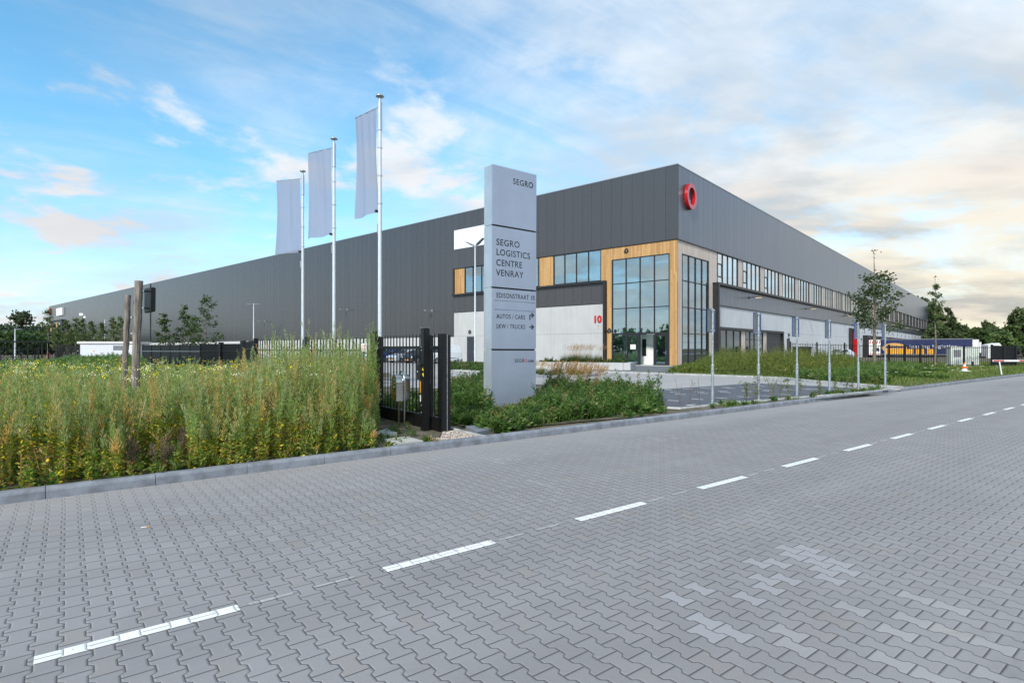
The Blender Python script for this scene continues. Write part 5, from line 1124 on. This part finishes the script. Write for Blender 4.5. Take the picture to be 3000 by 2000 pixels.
bp = np.array([G(1400, 1250), G(1560, 1180), G(1800, 1150), G(1940, 1205), G(1640, 1238), G(1440, 1268)]); x = rng.uniform(bp[:, 0].min(), bp[:, 0].max(), 9000); y = rng.uniform(bp[:, 1].min(), bp[:, 1].max(), 9000); k = inside(x, y, bp); x, y = x[k], y[k]; n = len(x)
F.blades(np.stack([x, y, np.full(n, SITE)], 1), rng.uniform(0, 2*pi, n), rng.uniform(.2, .65, n)*np.where(camxy(x, y)[0]/camxy(x, y)[1]*FPX+1500 < 1590, .5, 1), .010+0*x, rng.uniform(.5, 2.0, n), pick([(.08, .15, .03), (.12, .20, .05), (.16, .20, .06)], [.5, .3, .2], n)*rng.uniform(.7, 1.3, (n, 1)), 4)
for py0, pxa, pxb, n in ((1222, 1960, 2600, 900),):
    u_ = rng.uniform(11.8, 26, 1600); v2 = -rng.uniform(.2, .75, 1600); x = RO[0]+u_*RU[0]+v2*RV[0]; y = RO[1]+u_*RU[1]+v2*RV[1]; kk = np.sin(u_*2.1)+np.sin(u_*.83+1) > .2; x, y = x[kk], y[kk]; P = np.stack([x, y, np.full(len(x), SITE)], 1)
    F.blades(P, rng.uniform(0, 2*pi, len(x)), rng.uniform(.06, .2, len(x)), .012+0*x, rng.uniform(.4, 1.8, len(x)), cvar((.10, .15, .035), len(x), .4), 3)
plants(F, 70, [RD(11, -.2), RD(26, -.2), RD(26, -.6), RD(11, -.6)], lambda px, Z: .13+0*px, GC, PC, 16, 22, **kw)
kw2 = dict(kw, pl=.04, ll=.045, pr=.05); plants(F, 45, [G(1095, 1262), G(1190, 1245), G(1240, 1285), G(1150, 1312), G(1090, 1322)], lambda px, Z: .09+0*px, GC+[(.3, .26, .03)], [.3, .25, .15, .1, .05, .15], 14, 18, **kw2)
plants(F, 330, [G(1118, 1195), G(1300, 1160), G(1290, 1225), G(1235, 1240), G(1130, 1222)], lambda px, Z: .28+0*px, GC, PC, 24, 34, **kw)
plants(F, 70, [RD(-2, -.2), RD(6.2, -.2), RD(6.2, -.34), RD(-2, -.34)], lambda px, Z: .10+0*px, [(.16, .15, .05), (.22, .17, .08)], [.5, .5], 14, 18, **kw)
tag(F.build('leafy_weeds', m_green), 'leafy green weeds and grass round the foot of the sign totem and gate', 'weeds', kind='stuff')
# --- ornamental grasses
def feather(name, label, poly, z0, n, hh, tan, green=(.10, .14, .04), group=None, nb=60, fl=1.0, back=0):
    F = Fol(); poly = np.array(poly); x = rng.uniform(poly[:, 0].min(), poly[:, 0].max(), n*6); y = rng.uniform(poly[:, 1].min(), poly[:, 1].max(), n*6); k = inside(x, y, poly); x, y = x[k][:n], y[k][:n]; n = len(x)
    i = rep(np.arange(n), nb); P = np.stack([x, y, np.full(n, z0)], 1)[i]+rng.normal(0, .05, (n*nb, 3))*np.array([1, 1, 0]); m_ = n*nb
    F.blades(P, rng.uniform(0, 2*pi, m_), rng.uniform(.5, .95, m_)*hh*.75, .010+0*P[:, 0], rng.uniform(.3, 1.7, m_), cvar(green, m_, .3), 4)
    j = rng.choice(m_, int(n*9*fl), replace=True); Pb = P[j]; q = len(j); az = rng.normal(AZ+pi*0, .9, q)
    e, ang, d = F.blades(Pb, az, rng.uniform(.85, 1.12, q)*hh, .006+0*Pb[:, 0], rng.uniform(.1, .6, q), cvar(tan, q, .2), 4, lean=.08)
    kk = rep(np.arange(q), 14); t = rng.uniform(-.22, .03, len(kk)); dirv = (d*np.sin(ang)+np.array([0, 0, 1.])*np.cos(ang))[kk]; b = e[kk]+dirv*t[:, None]
    F.leaves(b, dirv+rng.normal(0, .18, (len(kk), 3)), .05+0*t, .012+0*t, cvar(tan, len(kk), .25)); return tag(F.build(name, m_leaf), label, 'grass clumps', kind='stuff')
feather('feather_grass', 'tan feather grass plumes rising behind the weeds right of the totem', [G(1580, 1152), G(1730, 1150), G(1765, 1166), G(1590, 1172)], SITE, 46, 1.0, (.42, .24, .09), fl=.8)
pw = Vector(p0); dd = d = (Vector(p2)-Vector(p0)).normalized(); nn_ = Vector((d.y, -d.x))
def pw_(a, b): q = pw+d*a+nn_*b; return (q.x, q.y)
sg_ = 1 if camxy(*(pw+nn_))[1] > camxy(*pw)[1] else -1
feather('feather_grass', 'feather grass with tan plumes growing in the concrete planter', [pw_(1.9, sg_*.6), pw_(4.6, sg_*.6), pw_(4.6, sg_*2.0), pw_(1.9, sg_*2.0)], .5, 34, 1.35, (.42, .26, .11), (.07, .10, .03), nb=90)
F = Fol(); plants(F, 130, [pw_(.1, sg_*.55), pw_(6.4, sg_*.55), pw_(6.4, sg_*2.1), pw_(.1, sg_*2.1)], lambda px, Z: .32+0*px, GC, PC, 50, 50, **kw)
F.V = [v+np.array([0, 0, .42]) for v in F.V]; tag(F.build('planter_shrubs', m_leaf), 'low green ground cover filling the concrete planter', 'shrubs', kind='stuff')
feather('feather_grass', 'feather grass on the small kerbed island left of the driveway', [G(1500, 1090), G(1700, 1091), G(1738, 1097), G(1700, 1102.5), G(1500, 1099)], SITE, 50, .72, (.44, .26, .10), (.07, .105, .03), nb=70)
F = Fol(); plants(F, 420, [G(1300, 1070), G(1330, 1066.5), G(1440, 1070), G(1500, 1074), G(1500, 1090), G(1420, 1088), G(1320, 1085)], lambda px, Z: .30+0*px, GC, PC, 40, 44, plume=(.2, 1), pl=.11, pr=.2, ll=.13, w1=.36, w2=.34, up1=(5, 70), up2=(-5, 60))
tag(F.build('island_shrubs', m_leaf), 'low green planting on the kerbed island before the tall lamp post', 'shrubs', kind='stuff')

# ---------------------------------------------------------------- trees
def tree(label, x, y, H, crown, leaf, cols, name='tree', r=.12, z0=0, group=None, limbs=10, limb_z=(.3, .85), limb_r=.35, nl=60, lsz=.12, up=.5, bark=m_bark, seed=1, wig=.02, gap=None, flat=0, cat='tree', spread=.5, trunk2=None):
    """tapered trunk, limbs inside a crown profile crown(t)->radius, leaves clustered on the twigs"""
    rs = np.random.default_rng(seed); t_ = thing(name, label, cat, (x, y, z0), 0, group); m = M(); K = 9; tp = []; rad = []
    for i in range(K+1): t = i/K; tp.append(Vector((rs.normal(0, wig)*H*t**.5, rs.normal(0, wig)*H*t**.5, H*t*.985))); rad.append(r*(1-t)**.8+.006*H/8)
    tp[0] = Vector((0, 0, -.1)); m.tube(tp, rad, 8); F = Fol(); tips = []
    def trunk_at(t): q = t*K; i = min(int(q), K-1); return tp[i].lerp(tp[i+1], q-i)
    for k in range(limbs):
        t = limb_z[0]+(limb_z[1]-limb_z[0])*(k+rs.uniform(0, 1))/limbs
        if gap and gap[0] < t < gap[1]: continue
        a = k*2.4+rs.uniform(-.5, .5); R_ = crown(t)*H*rs.uniform(.75, 1.12); b = trunk_at(t); D = Vector((cos(a), sin(a), up*rs.uniform(.5, 1.4)))
        pts = [b]
        for j in range(1, 5): q = b+D*R_*j/4+Vector((rs.normal(0, .06), rs.normal(0, .06), rs.normal(0, .05)-flat*j*j*.02))*R_; pts.append(q)
        m.tube(pts, [r*.30*(1-t*.6), r*.2*(1-t*.6), r*.13*(1-t*.6), .05*r+.002, .004], 5, caps=False)
        for j in (1, 2, 3, 4):
            for s_ in range(3 if j > 1 else 1):
                a2 = a+rs.uniform(-1.3, 1.3); q = pts[j]+Vector((cos(a2), sin(a2), rs.uniform(-.1, .7)))*R_*rs.uniform(.12, .36)
                if R_ > .3: m.tube([pts[j], (pts[j]+q)/2+Vector((0, 0, .02)), q], [r*.07+.003, r*.05+.002, .003], 4, caps=False)
                tips.append((q, pts[j]))
    for t in np.linspace(max(limb_z[0], .5), .99, 6):
        if gap and gap[0] < t < gap[1]: continue
        q = trunk_at(t); tips.append((q, q-Vector((0, 0, .2))))
    m.build('trunk', bark, t_)
    n = len(tips); Q = np.array([list(a) for a, b in tips]); Bq = np.array([list(b) for a, b in tips]); k = rep(np.arange(n), nl); N2 = len(k)
    tt_ = rs.random((N2, 1)); c = Bq[k]+(Q[k]-Bq[k])*(.3+.8*tt_)+rs.normal(0, 1, (N2, 3))*np.array([1, 1, .7])*spread*crown(.5)*H*.35
    D = rs.normal(0, 1, (N2, 3)); D[:, 2] = D[:, 2]*.6-.15; L = lsz*rs.uniform(.6, 1.4, N2)
    cc = np.array(cols)[rs.integers(0, len(cols), n)][k]*rs.uniform(.65, 1.35, (N2, 1))
    F.leaves(c, D, L, L*leaf, cc); F.build('crown', m_leaf, t_); return t_
TG = [(.07, .11, .03), (.09, .135, .035), (.055, .085, .028)]; TD_ = [(.065, .095, .04), (.085, .12, .045), (.05, .075, .035), (.11, .13, .055)]
x, y = at(2562, 42.5); tree('leafy young tree with grey trunk and loose open crown near the last sign posts', x, y, 9.0, lambda t: .185*max(.16, 1-abs(t-.42)*1.6), .5, [(.06, .09, .03), (.08, .12, .035), (.045, .07, .03)], r=.13, limbs=17, limb_z=(.30, .76), nl=12, lsz=.23, seed=5, gap=(.76, .9), wig=.007, spread=.42, up=.55)
x, y = at(2741, 45.5); tree('thin young tree with sparse narrow crown before the grey cabinet fence', x, y, 7.5, lambda t: .065*max(.35, 1-abs(t-.55)*1.6), .4, TG, r=.075, limbs=12, limb_z=(.38, .9), nl=7, lsz=.18, seed=9, wig=.006, spread=.5, up=1.0)
# small trees in front of the long facade
for i, (px, Z, ty_, wd, sd, lb) in enumerate(((482, 46, 915, .24, 3, 'small feathery tree left of the clump behind the sheeted gate'), (541, 47, 892, .26, 4, 'small tree at the left of the clump behind the sheeted gate'), (566, 49, 925, .26, 6, 'low bushy tree in the middle of the clump behind the sheeted gate'), (602, 46, 858, .30, 8, 'tallest small tree of the clump behind the sheeted gate'),
        (196, 66, 935, .26, 11, 'young tree at the left of the row behind the white kiosk'), (221, 66, 925, .22, 12, 'tall thin young tree in the row behind the white kiosk'), (243, 68, 930, .22, 13, 'young tree before the camera mast'), (268, 67, 938, .24, 14, 'young tree right of the camera mast'), (297, 66, 940, .22, 15, 'young tree left of the thin single headed lamp post'), (330, 64, 926, .22, 16, 'young tree just left of the timber posts'), (352, 66, 922, .26, 17, 'young tree directly behind the timber posts'), (139, 68, 901, .24, 18, 'tall young tree right before the far corner of the warehouse'), (168, 58, 958, .26, 19, 'small light green tree by the end of the bicycle shelter'))):
    H = (HOR-ty_)/FPX*Z+EYE; x, y = at(px, Z); tree(lb, x, y, H, lambda t, wd=wd: wd*max(.12, 1.05-t), .4, [(.05, .085, .028), (.07, .11, .032)] if i < 4 else [(.10, .14, .05), (.13, .16, .06)], name='small_tree', r=.07, limbs=14, limb_z=(.15 if i < 4 else .35, .95), nl=5, lsz=.24, seed=sd, wig=.008, group='small trees before the long facade', spread=.35, up=.75)
def bigtree(label, px, top, hw, Z, cols, seed, name='tree', flat=1.0, low=.25, dens=1.0, ncl=46, ls=.6, tr=1):
    rs = np.random.default_rng(seed); H = (HOR-top)/FPX*Z+EYE; Rr = hw/FPX*Z; x, y = at(px, Z); t_ = thing(name, label, 'tree', (x, y, 0), 0)
    m = M(); m.tube([(0, 0, 0), (.1, 0, H*.3), (0, .1, H*.6), (0, 0, H*.85)], [Rr*.09, Rr*.07, Rr*.045, Rr*.015], 8)
    cen = []
    for k in range(ncl):
        while True:
            q = rs.uniform(-1, 1, 3)
            if np.dot(q, q) < 1: break
        q = q/np.linalg.norm(q)*rs.uniform(.45, 1)**.6; c = np.array([q[0]*Rr*(1-.35*max(q[2], 0)), q[1]*Rr, H*(low+(1-low)*.5)+q[2]*H*(1-low)*.46]); cen.append(c)
        if k % 2 == 0: m.tube([(0, 0, c[2]*.62), tuple(c*np.array([.5, .5, .88])), tuple(c)], [Rr*.03, Rr*.02, .01], 4, caps=False)
    m.build('trunk', m_barkd, t_); cen = np.array(cen); nl = int(52*dens); k = rep(np.arange(ncl), nl); n = len(k); rc = Rr*rs.uniform(.20, .36, ncl)
    P = cen[k]+rs.normal(0, .55, (n, 3))*rc[k][:, None]*np.array([1, 1, .6]); D = rs.normal(0, 1, (n, 3)); L = ls*rs.uniform(.6, 1.4, n)
    F = Fol(); F.leaves(P, D, L, L*.6, np.array(cols)[rs.integers(0, len(cols), ncl)][k]*rs.uniform(.65, 1.3, (n, 1))); F.build('crown', m_leaf, t_)
for a in (('tall broad tree rising behind the far end of the warehouse', 2706, 856, 46, 225, TD_, 1, 'tree', 1, .1, 1.5, 70, 1.2), ('leafy tree to the right of the warehouse end, behind the thin young tree', 2742, 892, 30, 200, TD_, 2, 'tree', 1, .1, 1.3, 56, 1.0),
          ('thin birch with drooping top behind the navy trailer', 2781, 898, 13, 170, TD_, 3, 'tree', 1, .35, .8, 26, .7), ('dark round tree over the navy trailer', 2800, 948, 38, 175, TD_, 4, 'tree', 1, .05, 1.5, 60, .9), ('low dark tree left over the navy trailer', 2758, 945, 30, 165, TD_, 5, 'tree', 1, .05, 1.4, 50, .9),
          ('dark tree over the right end of the navy trailer', 2836, 965, 22, 180, TD_, 6, 'tree', 1, .05, 1.3, 40, .9), ('pointed spruce above the white trailers', 2893, 936, 22, 190, TD_, 7, 'tree', 1, .05, 1.2, 44, .9), ('broad mid green tree above the white trailers', 2872, 962, 34, 150, TG, 8, 'tree', 1, .05, 1.5, 56, .8),
          ('light green rounded tree above the truck cab', 2932, 972, 32, 120, [(.08, .13, .04), (.10, .15, .045)], 9, 'tree', 1, .05, 1.5, 60, .6), ('small spiky tree between the green ones', 2932, 952, 12, 190, TD_, 10, 'tree', 1, .1, 1, 24, .8), ('tall dark tree at the right edge of the view', 2990, 900, 30, 150, TD_, 11, 'tree', 1, .05, 1.5, 64, .8),
          ('dark bushy tree low at the right edge', 2965, 955, 26, 140, TG, 12, 'tree', 1, .05, 1.4, 44, .7), ('tree just outside the right edge', 3050, 930, 40, 150, TD_, 13, 'tree', 1, .05, 1.3, 50, .8),
          ('wide flat topped pine rising over the wood at the left edge', 66, 912, 27, 150, [(.05, .07, .03), (.09, .105, .055)], 14, 'tree', 1, .66, .5, 34, .6)): bigtree(*a)
def wood(name, label, pts, H, n, cols, ls, depth=14, jag=.35):
    F = Fol()
    for (xa, ya), (xb, yb), h0, h1 in pts:
        t = rng.random(n); cx_ = xa+(xb-xa)*t; cy_ = ya+(yb-ya)*t; cl = 120; u_ = rng.uniform(0, 1, cl)
        for c in range(cl):
            tt2 = (c+rng.random())/cl; hh_ = (h0+(h1-h0)*tt2)*rng.uniform(1-jag, 1); R_ = hh_*.38; k = n//cl; q = rng.normal(0, 1, (k, 3)); q /= np.linalg.norm(q, axis=1, keepdims=True); q *= rng.uniform(.55, 1, (k, 1))
            P = np.array([xa+(xb-xa)*tt2, ya+(yb-ya)*tt2, hh_*.52])+rng.normal(0, 1, 3)*np.array([depth*.3, depth*.3, 0])+q*np.array([R_*1.3, R_*1.3, hh_*.5]); P[:, 2] = np.maximum(P[:, 2], .1)
            L = ls*rng.uniform(.6, 1.4, k); F.leaves(P, rng.normal(0, 1, (k, 3)), L, L*.65, np.array(cols[rng.integers(0, len(cols))])*rng.uniform(.65, 1.3, (k, 1)))
    tag(F.build(name, m_leaf), label, 'wood', kind='stuff')
wood('distant_wood', 'hazy distant wood along the horizon at the left edge', [(at(-330, 235), at(150, 260), 14, 13)], 0, 26000, [(.055, .085, .05), (.065, .09, .05), (.05, .075, .045)], 1.5)
wood('green_bank', 'overgrown green bank behind the bicycle shelter', [(at(-250, 130), at(152, 150), 6.6, 6.0)], 0, 24000, [(.06, .11, .04), (.075, .12, .045), (.05, .09, .035)], .9, jag=.12)
wood('right_wood', 'dark undergrowth below the trees at the right', [(at(2735, 190), at(3160, 150), 9, 7)], 0, 24000, TD_, 1.0)
wood('wood_behind', 'line of trees across the street seen only as reflections', [((-150, -70), (12, -62), 8, 10), ((75, -55), (150, 60), 9, 9)], 0, 16000, TG, 1.1)
# --- thin saplings along the kerb below the sign posts
for i, px in enumerate((1992, 2018, 2090-40, 2118+72, 2214, 2262, 2283, 2310, 2352, 2405, 2448, 2478, 2500, 2545, 2568)):
    Z = np.interp(px, [2000, 2222, 2335, 2430, 2515, 2593], [15.3, 17, 18.3, 19.7, 21.2, 22.6])+random.uniform(-.25, .2); x, y = at(px, Z); big = i in (3, 4, 5, 9)
    hgt = random.uniform(.55, .8)*(1.15 if big else .9)
    if i < 3: hgt = .75
    rs = np.random.default_rng(40+i); t_ = thing('sapling', 'thin twiggy sapling with few leaves by the kerb under the sign posts', 'sapling', (x, y, SITE-.02), 0, 'saplings planted along the kerb'); m = M(); tips = []
    for s_ in range(3 if big else 2):
        a = rs.uniform(0, 6.28); tilt = rs.uniform(.05, .45); hh_ = hgt*rs.uniform(.7, 1.05); pts = [Vector((cos(a)*tilt*hh_*t**1.3, sin(a)*tilt*hh_*t**1.3, hh_*t)) for t in (0, .25, .5, .75, 1)]; m.tube(pts, [.008, .006, .005, .004, .002], 5, caps=False)
        for q in range(14 if i > 2 else 4):
            t = rs.uniform(.15, 1); k = min(int(t*4), 3); b = pts[k].lerp(pts[k+1], t*4-k); e = b+Vector((rs.normal(0, .05), rs.normal(0, .05), rs.uniform(0, .06))); tips.append(e)
            if q % 2: m.tube([b, e], [.003, .002], 3, caps=False)
    m.build('twigs', mk('sapling_twig', (.16, .12, .08), .8) if i == 0 else bpy.data.materials['sapling_twig'], t_)
    T_ = np.array([list(t) for t in tips]); k = rep(np.arange(len(T_)), 4 if i > 2 else 1); F = Fol(); D = rs.normal(0, 1, (len(k), 3)); L = rs.uniform(.03, .065, len(k)); F.leaves(T_[k]+rs.normal(0, .015, (len(k), 3)), D, L, L*.55, cvar((.14, .17, .04), len(k), .35)); F.build('leaves', m_leaf, t_)
# litter on the road and soil
m = M()
for k in range(700):
    u_ = random.uniform(-3, 12); v2 = random.uniform(-.2, -.16)-abs(random.gauss(0, .12)); x, y = RD(u_, v2); a = random.uniform(0, 6.3); r = random.uniform(.01, .03)
    m.add([(x, y, SITE+.004), (x+r*cos(a), y+r*sin(a), SITE+.012), (x+r*1.6*cos(a+.5), y+r*1.6*sin(a+.5), SITE+.006), (x+r*cos(a+1), y+r*sin(a+1), SITE+.01)], [(0, 1, 2, 3)], random.choice((0, 1)))
tag(m.build('leaf_litter', [mk('dry_leaf', (.22, .13, .06), .8), mk('dark_leaf', (.09, .06, .04), .8)]), 'dry leaf litter scattered along the back of the road kerb', 'litter', kind='stuff')
px, py = 424, 1546; x, y = G(px, py, 0); m = M(); m.tube([(-.03, 0, .004), (.012, 0, .004)], .004, 6); cg = m.build('cigarette_end', m_wht, loc=(x, y, .004), rz=AZ+.4); m = M(); m.tube([(.0125, 0, .004), (.032, 0, .004)], .0042, 6); m.build('filter', m_ora, cg); tag(cg, 'tiny cigarette end lying on the paving blocks of the road', 'litter')
